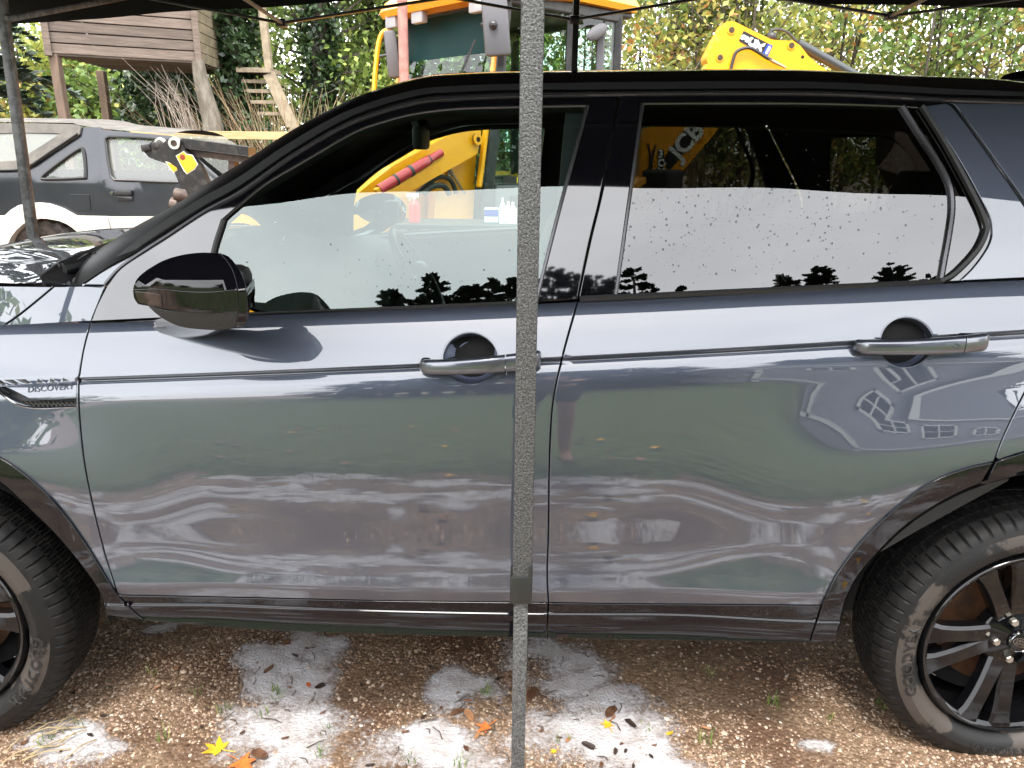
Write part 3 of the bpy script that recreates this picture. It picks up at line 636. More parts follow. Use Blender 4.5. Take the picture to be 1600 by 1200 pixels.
# ------------------------------------------------------------------ wheels
def gm(name, **k): return mat(name, **k)
TYRE = mat('tyre_rubber', (.006, .006, .0063), .5, spec=.22, col2=(.011, .0105, .01), nscale=30, rough2=.6, bump=.12, bscale=300)
WALL = mat('tyre_sidewall', (.009, .009, .009), .45, spec=.25, col2=(.052, .044, .038), nscale=5.5, lo=.47, hi=.50, detail=6, bump=.1, bscale=200)
LETTER = mat('tyre_letter', (.009, .009, .009), .5)
RIMK = mat('rim_black', (.003, .003, .0035), .06, spec=.4)
RUST = mat('rusty_disc', (.10, .045, .02), .55, .4, col2=(.045, .024, .014), nscale=20)
STEEL = mat('bright_steel', (.5, .47, .42), .35, 1)
ALU = mat('caliper_metal', (.22, .22, .22), .5, .6)
def wheel(cx, rot, WZ=WZ):
    t = bpy.data.objects.new('wheel', None); COL.objects.link(t); t.parent = CAR; ORG[t] = ORG[CAR]
    c = np.array([cx, 0.0, WZ]); yo = 1.632                   # outermost point of the sidewall
    # tyre: radius, y
    sh = [(.260, .052), (.264, .036), (.270, .024), (.279, .011), (.293, .003), (.306, .0), (.318, .004), (.328, .010)]
    sho = [(.338, .016), (.349, .024), (.357, .034), (.361, .045)]; tr = []
    for k, (a, b_) in enumerate([(.060, .064), (.092, .096), (.128, .132), (.164, .168)]):
        tr += [(.3655, a-.0005), (.357, a+.0006), (.357, b_-.0006), (.3655, b_+.0005)]
    inn = [(.361, .192), (.349, .212), (.33, .226), (.30, .234), (.275, .226), (.260, .20)]
    prof = sh+sho+tr+inn; K = len(prof); n = 525; vs = []; mi = []; fs = []
    for i in range(n):
        a = 2*math.pi*i/n; ph = i % 7
        for j, (r, y) in enumerate(prof):
            da = 0
            if len(sh)+1 <= j < len(sh)+len(sho)+1 and ph == 0: r -= .006
            if len(sh)+len(sho) < j < len(sh)+len(sho)+len(tr)-1 and r > .36 and (i+2*j) % 5 == 0: r -= .005
            if j >= len(sh)+len(sho)+len(tr) and j < K-4 and ph == 3: r -= .006
            vs.append((c[0]+r*math.cos(a), yo+y, c[2]+r*math.sin(a)))
    for i in range(n):
        for j in range(K-1):
            fs.append((i*K+j, ((i+1) % n)*K+j, ((i+1) % n)*K+j+1, i*K+j+1)); mi.append(1 if j < len(sh)-1 else 0)
    b = MB(); b.add(vs, fs); b.mi = mi; b.m = 1; ty = b.build('tyre', [TYRE, WALL], t, 28)
    # raised lettering and rings on the sidewall
    def wall_y(r): return yo+float(np.interp(r, [s[0] for s in sh], [s[1] for s in sh]))
    def arc_text(s, r0, ang, size, sx, bold, dirn=-1):
        lt = MB()
        v, f = text_poly(s, size, sx, bold); q = []
        for x, y in v:
            rr = r0+y; a = ang+dirn*x/r0; q.append((c[0]+rr*math.cos(a), wall_y(rr)-.0022, c[2]+rr*math.sin(a)))
        lt.add(q, f).build('tyre_lettering', LETTER, ty)
    arc_text('GOODYEAR', .300, R(162)+rot, .041, 1.02, .0010); arc_text('GOODYEAR', .300, R(-18)+rot, .041, 1.02, .0012)
    arc_text('VECTOR 4SEASONS', .300, R(252)+rot, .026, 1.05, .0003); arc_text('235/60 R18 107W', .299, R(72)+rot, .024, 1.05, .0003)
    # rim barrel and lip
    b = MB(); b.lathe([(.238, .032), (.245, .024), (.254, .021), (.260, .027), (.263, .036), (.257, .05), (.247, .075), (.238, .12), (.238, .2)], (c[0], yo, c[2]), (0, 1, 0), 96)
    rm = b.build('rim', RIMK, t, 50)
    # five pairs of spokes
    for k in range(5):
        for sgn in (-1, 1):
            base = R(90+72*k)+rot; a0 = base+sgn*R(9.5); a1 = base+sgn*R(11)
            rs = np.linspace(.05, .247, 8); vs = []
            for i, rr in enumerate(rs):
                g = i/7; a = a0+(a1-a0)*g+ (sgn*R(3)*(1-g)**2); wd = .050-.009*math.sin(math.pi*g)+.012*max(0, (g-.8)/.2)**2; dep = yo+.034+.03*(1-g)**1.5*1.0-.010*g
                er = np.array([math.cos(a), 0, math.sin(a)]); et = np.array([-math.sin(a), 0, math.cos(a)]); q = c*np.array([1, 0, 1])+er*rr
                th = .034
                for (e, d) in ((-1.0, th), (-1.0, .008), (-.72, .0), (.72, .0), (1.0, .008), (1.0, th)):
                    p = q+et*wd*e*.55; vs.append((p[0], dep+d, p[2]))
            b = MB(); m = 6; b.add(vs, [(i*m+j, i*m+(j+1) % m, (i+1)*m+(j+1) % m, (i+1)*m+j) for i in range(7) for j in range(m)]+[tuple(range(m)), tuple(7*m+j for j in range(m))])
            b.build('spoke', RIMK, t, 25)
    b = MB(); b.lathe([(.001, .052), (.03, .052), (.034, .055), (.074, .058), (.088, .07), (.09, .10)], (c[0], yo, c[2]), (0, 1, 0), 48); hb = b.build('hub', RIMK, t, 40)
    for k in range(5):
        a = R(90+72*k)+rot; p = (c[0]+.057*math.cos(a), yo, c[2]+.057*math.sin(a))
        b = MB(); b.lathe([(.001, .044), (.0085, .044), (.0105, .047), (.0105, .066)], p, (0, 1, 0), 6); b.build('wheel_nut', STEEL, t, 30)
    b = MB(); b.lathe([(.001, .040), (.024, .040), (.0285, .043), (.030, .048), (.030, .06)], (c[0], yo, c[2]), (0, 1, 0), 40); cp = b.build('centre_cap', RIMK, t, 40)
    b = MB(); b.lathe([(.0262, .0412), (.0278, .0388), (.0296, .0415), (.030, .047)], (c[0], yo, c[2]), (0, 1, 0), 40); b.build('cap_ring', CHROME, cp, True)
    b = MB(); ca, sa = math.cos(R(-18)), math.sin(R(-18)); ex = np.array([ca, 0, sa]); ez = np.array([-sa, 0, ca]); o = np.array([c[0], yo+.0394, c[2]])
    el = lambda f, a: o+ex*.0225*f*math.cos(a)+ez*.0125*f*math.sin(a)
    n2 = 32; b.add([el(f, 2*math.pi*i/n2) for f in (1, .9) for i in range(n2)], [(i, (i+1) % n2, n2+(i+1) % n2, n2+i) for i in range(n2)])
    add_text(b, 'LAND', o+ez*.0042-ex*.001, ex, ez, .0095, 1.1, .0002); add_text(b, 'ROVER', o-ez*.0046+ex*.001, ex, ez, .0095, 1.05, .0002); b.build('cap_emblem', CHROME, cp)
    # brake
    b = MB(); b.lathe([(.06, .105), (.085, .105), (.085, .12), (.172, .12), (.172, .145), (.06, .145)], (c[0], yo, c[2]), (0, 1, 0), 48); b.build('brake_disc', RUST, t, 30)
    b = MB()
    for k in range(9):
        a = R(48+k*6)+rot*0; rr = .14; b.box((c[0]+rr*math.cos(a), yo+.122, c[2]+rr*math.sin(a)), (.014, .05, .055), Matrix.Rotation(-(a-R(90)), 3, 'Y'), .003)
    b.build('brake_caliper', ALU, t, 30)
    b = MB(); b.lathe([(.001, .15), (.225, .15), (.236, .2)], (c[0], yo, c[2]), (0, 1, 0), 24); b.build('dust_shield', DARK, t, 30)
    return t
wheel(WXR, R(22), WZR); wheel(WXF, R(-7))
# arch liners, floor
for wx in (WXF, WXR):
    b = MB(); n = 24; vs = []
    for i in range(n+1):
        a = .02+(math.pi-.04)*(i/n); vs += [(wx+.475*math.cos(a), 1.655, WZ+.455*math.sin(a)), (wx+.475*math.cos(a), 2.05, WZ+.455*math.sin(a))]
    b.add(vs, [(2*i, 2*i+1, 2*i+3, 2*i+2) for i in range(n)]); b.build('arch_liner', DARK, CAR, True)
    for i in range(1): pass
    # far side wheels, plain
    b = MB(); b.lathe([(.05, .06), (.21, .03), (.235, .03), (.30, 0), (.33, .01), (.362, .045), (.362, .19), (.3, .235), (.2, .2)], (wx, 2*YC-1.632, WZ), (0, -1, 0), 40); b.build('wheel', TYRE, CAR, 40)
b = MB(); b.box((0, YC, .40), (1.95, 1.50, .18)); b.box((0, YC, .36), (4.2, .9, .14)); b.build('underbody', DARK, CAR)
# ------------------------------------------------------------------ interior
INT = mat('dark_interior', (.012, .012, .013), .6, bump=.2, bscale=250)
b = MB()
for i in range(1):
    prof = [(-.95, 1.10), (-.80, 1.13), (-.62, 1.135), (-.50, 1.11), (-.44, 1.02), (-.46, .80), (-.60, .55)]; vs = []
    for y in (1.78, 1.95, 2.2, 2.5, 2.7, 2.85, 3.1, 3.36):
        hump = .035*math.exp(-((y-2.95)/.22)**2); vs += [(x, y, z+hump*(1 if 0 < k < 5 else 0)) for k, (x, z) in enumerate(prof)]
    b.add(vs, [(j*7+k, j*7+k+1, (j+1)*7+k+1, (j+1)*7+k) for j in range(7) for k in range(6)])
b.build('dashboard', INT, CAR, 50)
sw = MB(); cs = Vector((-.36, 2.93, 1.03)); ax = Vector((-.86, 0, -.5)).normalized(); e1 = Vector((0, 1, 0)); e2 = ax.cross(e1)
sw.tube([cs+e1*.187*math.cos(a)+e2*.187*math.sin(a) for a in np.linspace(0, 2*math.pi, 40, endpoint=False)], .016, 10, closed=True)
for a in (0, math.pi, -math.pi/2): sw.bar(cs, cs+(e1*math.cos(a)+e2*math.sin(a))*.18, .012, .035)
sw.ball(cs, (.05, .07, .06)); sw.bar(cs, cs+ax*.3, .06, .06); sw.build('steering_wheel', mat('wheel_leather', (.02, .02, .021), .4), CAR, True)
for sy in (2.17, 2.95):
    b = MB(); b.box((-.17, sy, .72), (.52, .50, .18), Matrix.Rotation(R(-8), 3, 'Y'), .07); b.box((.14, sy, 1.0), (.15, .47, .58), Matrix.Rotation(R(16), 3, 'Y'), .07)
    s = b.build('front_seat', CLOTH, CAR, True); b = MB(); b.box((.245, sy, 1.36), (.10, .26, .17), Matrix.Rotation(R(14), 3, 'Y'), .045); b.tube([(.20, sy-.06, 1.25), (.23, sy-.06, 1.33)], .006); b.build('headrest', CLOTH, s, True)
b = MB(); b.box((1.15, YC, .75), (.5, 1.30, .18), None, .07); b.box((1.42, YC, 1.02), (.16, 1.30, .52), Matrix.Rotation(R(16), 3, 'Y'), .07); s = b.build('rear_seat', CLOTH, CAR, True)
for sy in (2.15, 2.99): b = MB(); b.box((1.51, sy, 1.36), (.10, .27, .17), Matrix.Rotation(R(14), 3, 'Y'), .045); b.build('headrest', CLOTH, s, True)
# inside mirror, far grab handles
b = MB(); b.box((-.30, YC, 1.53), (.03, .24, .07), None, .012); b.bar((-.33, YC, 1.6), (-.31, YC, 1.55), .02, .02); b.build('rear_view_mirror', PLASTK, CAR, True)
strip('cant_rail', [(165, 436), (232, 382), (320, 325), (380, 292), (463, 236), (553, 187), (647, 158), (713, 151), (810, 147.5), (968, 145), (1172, 143.5), (1315, 146), (1478, 155), (1600, 160), (1840, 170)], off(S_green, .034), .024, INT, CAR)
strip('pillar_lining', [(1487, 162), (1551, 252), (1602, 322), (1640, 390)], off(S_green, .04), .022, INT, CAR)
# pillar linings seen behind the glass
for pl, S0 in (([(885, 170), (960, 160), (925, 400), (902, 465), (842, 469), (866, 380)], off(S_green, .03)),
               ([(968, 160), (1002, 163), (985, 300), (962, 462), (906, 466), (930, 380)], off(S_green, .03))):
    panel('pillar_lining', path([pl+[pl[0]]]), S0, INT, CAR, step=.06, rim=.05, gap=0)
# door cards
dc = [(x, float(L_BELT(x))-.01) for x in np.linspace(-.85, 1.2, 20)]+[(1.2, .75), (.8, .5), (-.7, .5), (-.9, .8)]
panel('door_card', dc, off(S_body, .085), INT, CAR, xz=True, step=.08, rim=.02)
# ------------------------------------------------------------------ water drops on the glass
def drops(nm, outline, S, n, parent, dens, smin, smax):
    poly = to_xz(outline, S); x0, z0 = poly.min(0); x1, z1 = poly.max(0); vs = []; fs = []; c = 0
    while c < n:
        x, z = random.uniform(x0, x1), random.uniform(z0, z1)
        if not inpoly(np.array([[x, z]]), poly)[0] or random.random() > dens(x, z): continue
        r = smin+(smax-smin)*random.random()**4; nn = normals(S, np.array([x]), np.array([z]))[0]; nn = Vector(nn); e = Vector((1, 0, 0)); e = (e-nn*e.dot(nn)).normalized(); f = nn.cross(e)
        p = Vector((x, float(S(x, z)), z)); o = len(vs); k = 7
        for rr, hh in ((1, .0002), (.75, .3*r), (.35, .5*r)):
            for j in range(k): a = 2*math.pi*j/k; vs.append(p+(e*math.cos(a)*(1 if hh > 0 else 1)+f*math.sin(a)*1.08)*r*rr+nn*hh)
        vs.append(p+nn*.55*r)
        for q in range(2): fs += [(o+q*k+j, o+q*k+(j+1) % k, o+(q+1)*k+(j+1) % k, o+(q+1)*k+j) for j in range(k)]
        fs += [(o+2*k+j, o+2*k+(j+1) % k, o+3*k) for j in range(k)]; c += 1
    b = MB(); b.add(vs, fs); ob = b.build(nm, WATER, parent, 80); tag(ob, kind='stuff'); return ob
WATER = glass('water_drop', (.62, .64, .64), 1.33)
zz = lambda py: P(1200, py, 1.85)[2]
xA, xB = P(990, 350, 1.8)[0], P(1440, 350, 1.8)[0]
drops('water_drops', WR_OUT, off(S_green, -.001), 640, GR, lambda x, z: math.exp(-((z-zz(330))/.10)**2)*(.35 if x > P(1300, 350, 1.8)[0] else 1), .0007, .0031)
drops('water_drops', WF_OUT, off(S_green, -.001), 110, GF, lambda x, z: math.exp(-((z-zz(430))/.06)**2)*(1 if x > -.4 else .3), .0009, .0025)
# ------------------------------------------------------------------ far side of the car: the same panels mirrored
LINKED = {}
def mirror_copy(o):
    me = o.data.copy(); n = len(me.vertices); co = np.empty(n*3, np.float32); me.vertices.foreach_get('co', co); co = co.reshape(-1, 3)
    base = ORG[o][1]; co[:, 1] = 2*(YC-base)-co[:, 1]
    nb = MB(); me2 = bpy.data.meshes.new(o.name); fs = [tuple(reversed(p.vertices)) for p in me.polygons]; me2.from_pydata(co.tolist(), [], fs)
    for m in me.materials: me2.materials.append(RUBBER if m == TRIM else m)
    me2.polygons.foreach_set('material_index', [p.material_index for p in me.polygons]); smooth_angle(me2, 40); bpy.data.meshes.remove(me)
    par = o.parent
    c = link(o.name.split('.')[0], me2, None); c.parent = LINKED.get(par, par); ORG[c] = ORG[o]; LINKED[o] = c
mm = bpy.data.objects.new('wing_mirror', None); COL.objects.link(mm); mm.parent = CAR; ORG[mm] = ORG[CAR]; LINKED[MIR] = mm
for o in list(MIRROR): mirror_copy(o)
# ================================================================== ground
def fbm(x, y, f=1.0, oct=4, seed=0):
    """value noise on numpy arrays, 0..1"""
    r = np.random.default_rng(seed); T = r.random((256, 256)); o = np.zeros_like(x, float); a = .5; s = 0
    for k in range(oct):
        X = x*f+17.3*k+100; Y = y*f+9.1*k+100; xi = np.floor(X).astype(int); yi = np.floor(Y).astype(int); u = X-xi; v = Y-yi; u = u*u*(3-2*u); v = v*v*(3-2*v)
        g = lambda i, j: T[(xi+i) % 256, (yi+j) % 256]
        o += a*((g(0, 0)*(1-u)+g(1, 0)*u)*(1-v)+(g(0, 1)*(1-u)+g(1, 1)*u)*v); s += a; a *= .5; f *= 2
    return o/s
# ground: one sheet to the horizon, wet brown grit with pebbles in the material
gm_ = bpy.data.materials.new('gravel_ground'); gm_.use_nodes = True; t = gm_.node_tree; L = t.links.new; b_ = t.nodes['Principled BSDF']
tcn = t.nodes.new('ShaderNodeTexCoord'); vo = t.nodes.new('ShaderNodeTexVoronoi'); vo.inputs['Scale'].default_value = 95; L(tcn.outputs['Object'], vo.inputs[0])
rp = t.nodes.new('ShaderNodeValToRGB'); e = rp.color_ramp.elements; e[0].position = 0; e[0].color = (.09, .056, .032, 1); e[1].position = 1; e[1].color = (.32, .235, .16, 1); q = e.new(.55); q.color = (.17, .11, .066, 1); q = e.new(.8); q.color = (.22, .15, .097, 1)
L(vo.outputs['Color'], rp.inputs[0])
n1 = t.nodes.new('ShaderNodeTexNoise'); n1.inputs['Scale'].default_value = 3.2; n1.inputs['Detail'].default_value = 6; L(tcn.outputs['Object'], n1.inputs[0])
mr = t.nodes.new('ShaderNodeMapRange'); mr.inputs[1].default_value = .42; mr.inputs[2].default_value = .6; L(n1.outputs[0], mr.inputs[0])
mxx = t.nodes.new('ShaderNodeMix'); mxx.data_type = 'RGBA'; L(mr.outputs[0], mxx.inputs[0]); L(rp.outputs[0], mxx.inputs[6]); mxx.inputs[7].default_value = (.085, .046, .026, 1)
L(mxx.outputs[2], b_.inputs['Base Color']); b_.inputs['Roughness'].default_value = .6
bp = t.nodes.new('ShaderNodeBump'); bp.inputs['Strength'].default_value = .7; bp.inputs['Distance'].default_value = .006; L(vo.outputs['Distance'], bp.inputs['Height']); bp.invert = True; L(bp.outputs[0], b_.inputs['Normal'])
b = MB(); n = 60
gx = np.concatenate([[-400, -60, -20, -8], np.linspace(-4, 4, 33), [8, 20, 60, 400]]); gy = np.concatenate([[-400, -60, -12, -3], np.linspace(-1.2, 4, 27), [6, 10, 20, 60, 400]])
vs = [(x, y, 0) for x in gx for y in gy]; m = len(gy); b.add(vs, [(i*m+j, (i+1)*m+j, (i+1)*m+j+1, i*m+j+1) for i in range(len(gx)-1) for j in range(m-1)])
tag(b.build('ground', gm_), kind='structure')
# pebbles, loose on the part of the drive in view
def pebbles(name, n, box, smin, smax, seed, keep=None):
    r = np.random.default_rng(seed); x0, x1, y0, y1 = box; X = r.uniform(x0, x1, n); Y = r.uniform(y0, y1, n)
    d = fbm(X, Y, 2.6, 4, 5); k = r.random(n) < np.clip((d-.30)*4.5, .22, 1)
    X, Y = X[k], Y[k]; n = len(X); s = smin+(smax-smin)*r.random(n)**2.2
    base = np.array([(1, 0, 0), (.5, .87, 0), (-.5, .87, 0), (-1, 0, 0), (-.5, -.87, 0), (.5, -.87, 0), (.55, .25, .75), (-.3, .52, .8), (-.28, -.5, .7)])
    F = np.array([(0, 1, 6), (1, 7, 6), (1, 2, 7), (2, 3, 7), (3, 8, 7), (3, 4, 8), (4, 5, 8), (5, 6, 8), (5, 0, 6), (6, 7, 8)])
    V = base[None]*(1+.35*(r.random((n, 9, 3))-.5)); a = r.uniform(0, 6.283, n); V = V*np.stack([np.ones(n), r.uniform(.55, .95, n), r.uniform(.45, .9, n)], 1)[:, None]*s[:, None, None]
    c, q = np.cos(a)[:, None], np.sin(a)[:, None]; x = V[:, :, 0]*c-V[:, :, 1]*q; y = V[:, :, 0]*q+V[:, :, 1]*c; z = V[:, :, 2]
    tx = r.normal(0, .35, (n, 1)); z = z+x*tx*.5
    W = np.stack([x+X[:, None], y+Y[:, None], z-s[:, None]*.12], 2).reshape(-1, 3); FF = (F[None]+(np.arange(n)*9)[:, None, None]).reshape(-1, 3)
    o = np_mesh(name, W, FF, PEB, None, np.repeat(r.random(n), 10)); tag(o, kind='stuff'); return o
PEB = mat('pebble', attr='rnd', ramp=[(0, (.10, .06, .034)), (.45, (.185, .112, .066)), (.7, (.32, .22, .145)), (.85, (.43, .335, .25)), (.93, (.22, .14, .1)), (1, (.52, .47, .40))], rough=.42, spec=.5)
pebbles('gravel_pebbles', 96000, (-2.0, 2.0, 1.45, 2.75), .0026, .0074, 3)
pebbles('gravel_pebbles', 1300, (-2.0, 2.0, 1.4, 2.7), .006, .0125, 4)
pebbles('gravel_pebbles', 9000, (-2.6, 2.6, -.5, 1.5), .005, .012, 6)
# soap suds: a thin uneven froth lying in the hollows, pebbles poking through
FOAM = mat('soap_suds', (.50, .485, .495), .6, col2=(.35, .315, .30), nscale=14, lo=.4, hi=.66, bump=.7, bscale=130)
_t = FOAM.node_tree; _a = _t.nodes.new('ShaderNodeAttribute'); _a.attribute_name = 'thick'; _n = _t.nodes.new('ShaderNodeTexNoise'); _n.inputs['Scale'].default_value = 85; _n.inputs['Detail'].default_value = 4
_c = _t.nodes.new('ShaderNodeTexCoord'); _t.links.new(_c.outputs['Object'], _n.inputs[0]); _m = _t.nodes.new('ShaderNodeMath'); _m.operation = 'MULTIPLY_ADD'; _m.inputs[1].default_value = 1.5; _t.links.new(_n.outputs[0], _m.inputs[0]); _m2 = _t.nodes.new('ShaderNodeMath'); _m2.operation = 'SUBTRACT'; _m2.inputs[1].default_value = 1.0
_t.links.new(_a.outputs['Fac'], _m.inputs[2]); _t.links.new(_m.outputs[0], _m2.inputs[0]); _q = _t.nodes.new('ShaderNodeMapRange'); _q.inputs[1].default_value = -.15; _q.inputs[2].default_value = .75; _q.inputs[4].default_value = .9
_t.links.new(_m2.outputs[0], _q.inputs[0]); _t.links.new(_q.outputs[0], _t.nodes['Principled BSDF'].inputs['Alpha'])
def foam(name, box, step, blobs, seed):
    x0, x1, y0, y1 = box; xs = np.arange(x0, x1, step); ys = np.arange(y0, y1, step); X, Y = np.meshgrid(xs, ys, indexing='ij')
    m = np.full(X.shape, -1.0)
    wx = (fbm(X, Y, 5, 4, seed)-.5)*.30; wy = (fbm(X, Y, 5, 4, seed+1)-.5)*.2
    for bx, by, rx, ry in blobs: m = np.maximum(m, 1-np.sqrt(((X+wx-bx)/rx)**2+((Y+wy-by)/ry)**2))
    fine = fbm(X, Y, 40, 4, seed+2)-.5; mid = fbm(X, Y, 11, 3, seed+3)-.5
    Tk = m*1.5+mid*1.1+.15; Z = np.clip(Tk, -.5, .6)*.0085+fine*.006-.0005
    H = Tk > -.4; k = H[:-1, :-1] | H[1:, :-1] | H[:-1, 1:] | H[1:, 1:]; ny = len(ys); I, J = np.nonzero(k)
    F = np.stack([I*ny+J, (I+1)*ny+J, (I+1)*ny+J+1, I*ny+J+1], 1); V = np.stack([X, Y, Z], 2).reshape(-1, 3); u, inv = np.unique(F, return_inverse=True)
    o = np_mesh(name, V[u], inv.reshape(-1, 4), FOAM, None, smooth=True); at = o.data.attributes.new('thick', 'FLOAT', 'POINT'); at.data.foreach_set('value', Tk.reshape(-1)[u].astype(np.float32)); tag(o, kind='stuff'); return o
def bl(px, py, rx, ry): g = G(px, py); return (g[0], g[1], rx, ry)
foam('soap_suds', (-1.9, 1.9, 1.5, 2.3), .0065, [bl(460, 1015, .12, .17), bl(445, 1070, .13, .14), bl(430, 1150, .24, .15), bl(470, 1190, .24, .10), bl(735, 1070, .09, .14), bl(700, 1175, .22, .10), bl(845, 1022, .12, .11), bl(880, 1065, .13, .12), bl(945, 1105, .14, .11),
    bl(940, 1160, .23, .13), bl(990, 1190, .14, .09), bl(95, 1165, .16, .08), bl(250, 988, .10, .05), bl(1290, 1172, .07, .05)], 21)
rb = random.Random(4); foam('soap_suds', (-2.4, 2.4, -.45, 1.5), .012, [(rb.uniform(-2.2, 2.2), rb.choice([rb.uniform(-.3, .3), rb.uniform(.1, 1.45)]), rb.uniform(.08, .30), rb.uniform(.03, .11)) for _ in range(150)], 31)
# fallen leaves
LF = {k: mat('leaf_'+k, c, .55, col2=c2, nscale=40, trans=.15) for k, c, c2 in (('yellow', (.75, .46, .02), (.62, .30, .02)), ('orange', (.62, .17, .03), (.45, .1, .03)), ('brown', (.09, .04, .022), (.15, .075, .04)), ('tan', (.36, .19, .09), (.26, .12, .06)), ('dark', (.022, .015, .012), (.05, .03, .02)))}
def maple(sz, rnd):
    spec = [(0, 1.0), (28, .42), (50, .86), (82, .38), (108, .62), (150, .3), (176, .16)]; o = []
    for a, r in spec:
        o.append((R(90-a), r*rnd.uniform(.9, 1.1)))
        if r > .6: o += []
    full = o+[(math.pi-a, r*rnd.uniform(.88, 1.1)) for a, r in reversed(o[1:])]
    return [(sz*r*math.cos(a), sz*r*math.sin(a)) for a, r in full]
def oval(sz, rnd): return [(sz*.45*math.cos(a)*rnd.uniform(.85, 1.1), sz*math.sin(a)*rnd.uniform(.9, 1.05)) for a in np.linspace(0, 2*math.pi, 12, endpoint=False)]
def leaf(px, py, sz, rot, kind, shape, label, group, seed, lift=.006, curl=.25):
    rnd = random.Random(seed); g = G(px, py, lift); p = (maple if shape == 'm' else oval)(sz, rnd); ca, sa = math.cos(rot), math.sin(rot); cy, ch = rnd.uniform(.6, 1.1)*curl, rnd.uniform(-.6, .8)*curl
    def place(x, y, dz=0):
        z = lift+cy*x*x/sz+ch*y*abs(y)/sz*.5+rnd.uniform(0, .0015)+dz; return (g[0]+x*ca-y*sa, g[1]+x*sa+y*ca, max(z, .003))
    n = len(p); vs = [place(0, 0)]+[place(.55*x, .55*y) for x, y in p]+[place(x, y) for x, y in p]
    fs = [(0, 1+i, 1+(i+1) % n) for i in range(n)]+[(1+i, 1+n+i, 1+n+(i+1) % n, 1+(i+1) % n) for i in range(n)]
    b = MB(); b.add(vs, fs); b.tube([place(0, -.05*sz, .001), place(.02*sz, -.5*sz, .002), place(.1*sz, -1.0*sz, .002)], .0012, 5)
    o = b.build('leaf', LF[kind], None, 80, fixn=True); return tag(o, label, 'leaf', group)
leaf(342, 1170, .050, 1.2, 'yellow', 'm', 'large bright yellow maple leaf lying on suds at the bottom left', None, 1)
leaf(377, 1192, .052, -2.2, 'orange', 'm', 'orange maple leaf touching the large yellow leaf at the bottom edge', None, 2)
leaf(405, 1178, .032, .9, 'brown', 'o', 'curled dark brown leaf on white suds right of the orange maple leaf', None, 3, curl=.8)
leaf(450, 1004, .036, 1.9, 'brown', 'm', 'dark brown curled leaf on suds just under the front door sill', None, 4, curl=.6)
leaf(482, 1070, .013, .5, 'orange', 'o', 'small red orange leaf scrap in the middle suds patch', None, 5)
leaf(502, 1072, .022, 2.4, 'dark', 'o', 'small black leaf beside the red orange scrap', None, 6, curl=.9)
leaf(760, 1136, .036, 2.2, 'orange', 'm', 'rust orange maple leaf on gravel left of the grey tent leg', None, 7)
leaf(733, 1117, .026, .4, 'tan', 'o', 'tan dead leaf between the suds patches left of the grey tent leg', None, 8, curl=.5)
leaf(715, 1112, .024, -1, 'brown', 'o', 'brown dead leaf next to the tan one left of the tent leg', None, 9, curl=.7)
leaf(950, 1134, .026, .3, 'yellow', 'm', 'bright yellow leaf on the suds strip right of the tent leg', None, 10)
leaf(866, 1174, .014, 2, 'yellow', 'm', 'small orange yellow leaf near the foot of the right suds patch', None, 11)
leaf(1046, 1146, .012, 2, 'yellow', 'o', 'tiny yellow leaf alone on gravel at the right edge of the suds', None, 12)
leaf(920, 1166, .022, 1.1, 'dark', 'o', 'black crumpled leaf inside the right suds patch', None, 13, curl=.9)
leaf(985, 1130, .022, .6, 'dark', 'o', 'black curled leaf just right of the bright yellow leaf', None, 14, curl=1)
leaf(831, 1084, .03, 2.8, 'brown', 'o', 'brown leaf against the right side of the grey tent leg', None, 15, curl=.5)
leaf(955, 1112, .03, 2.6, 'brown', 'o', 'dark brown leaf above the bright yellow leaf', None, 20, curl=.7)
leaf(420, 1046, .02, 2.6, 'brown', 'o', 'reddish brown scrap at the left edge of the middle suds patch', None, 21, curl=.7)
leaf(263, 1027, .018, 2.6, 'brown', 'o', 'reddish brown leaf on gravel behind the front tyre', None, 22, curl=.7)
leaf(160, 972, .016, 2.6, 'tan', 'o', 'small curled tan leaf in the shade beside the front tyre', None, 23, curl=.9)
for i in range(70):
    px, py = random.uniform(20, 1420), random.uniform(1010, 1198)
    leaf(px, py, random.uniform(.006, .014), random.uniform(0, 6.3), random.choice(['brown', 'dark', 'dark', 'tan', 'brown']), 'o', 'small dead leaf scrap scattered on the gravel drive', 'dead leaf scraps on the gravel', 100+i, curl=.8)
for i in range(48):                                             # leaves on the ground behind, seen reflected in the doors
    g = (random.uniform(-2.5, 2.5), random.uniform(-2.2, .9)); 
    rnd = random.Random(500+i); p = maple(random.uniform(.045, .07), rnd); a = random.uniform(0, 6.3); ca, sa = math.cos(a), math.sin(a); zb = .028 if g[1] > -.4 else .055
    b = MB(); n = len(p); b.add([(g[0], g[1], zb)]+[(g[0]+x*ca-y*sa, g[1]+x*sa+y*ca, zb+rnd.uniform(-.008, .012)) for x, y in p], [(0, 1+k, 1+(k+1) % n) for k in range(n)])
    tag(b.build('leaf', LF[random.choice(['tan', 'tan', 'tan', 'yellow', 'brown'])]), 'fallen maple leaf on the grass in front of the car', 'leaf', 'fallen leaves on the grass in front of the car')
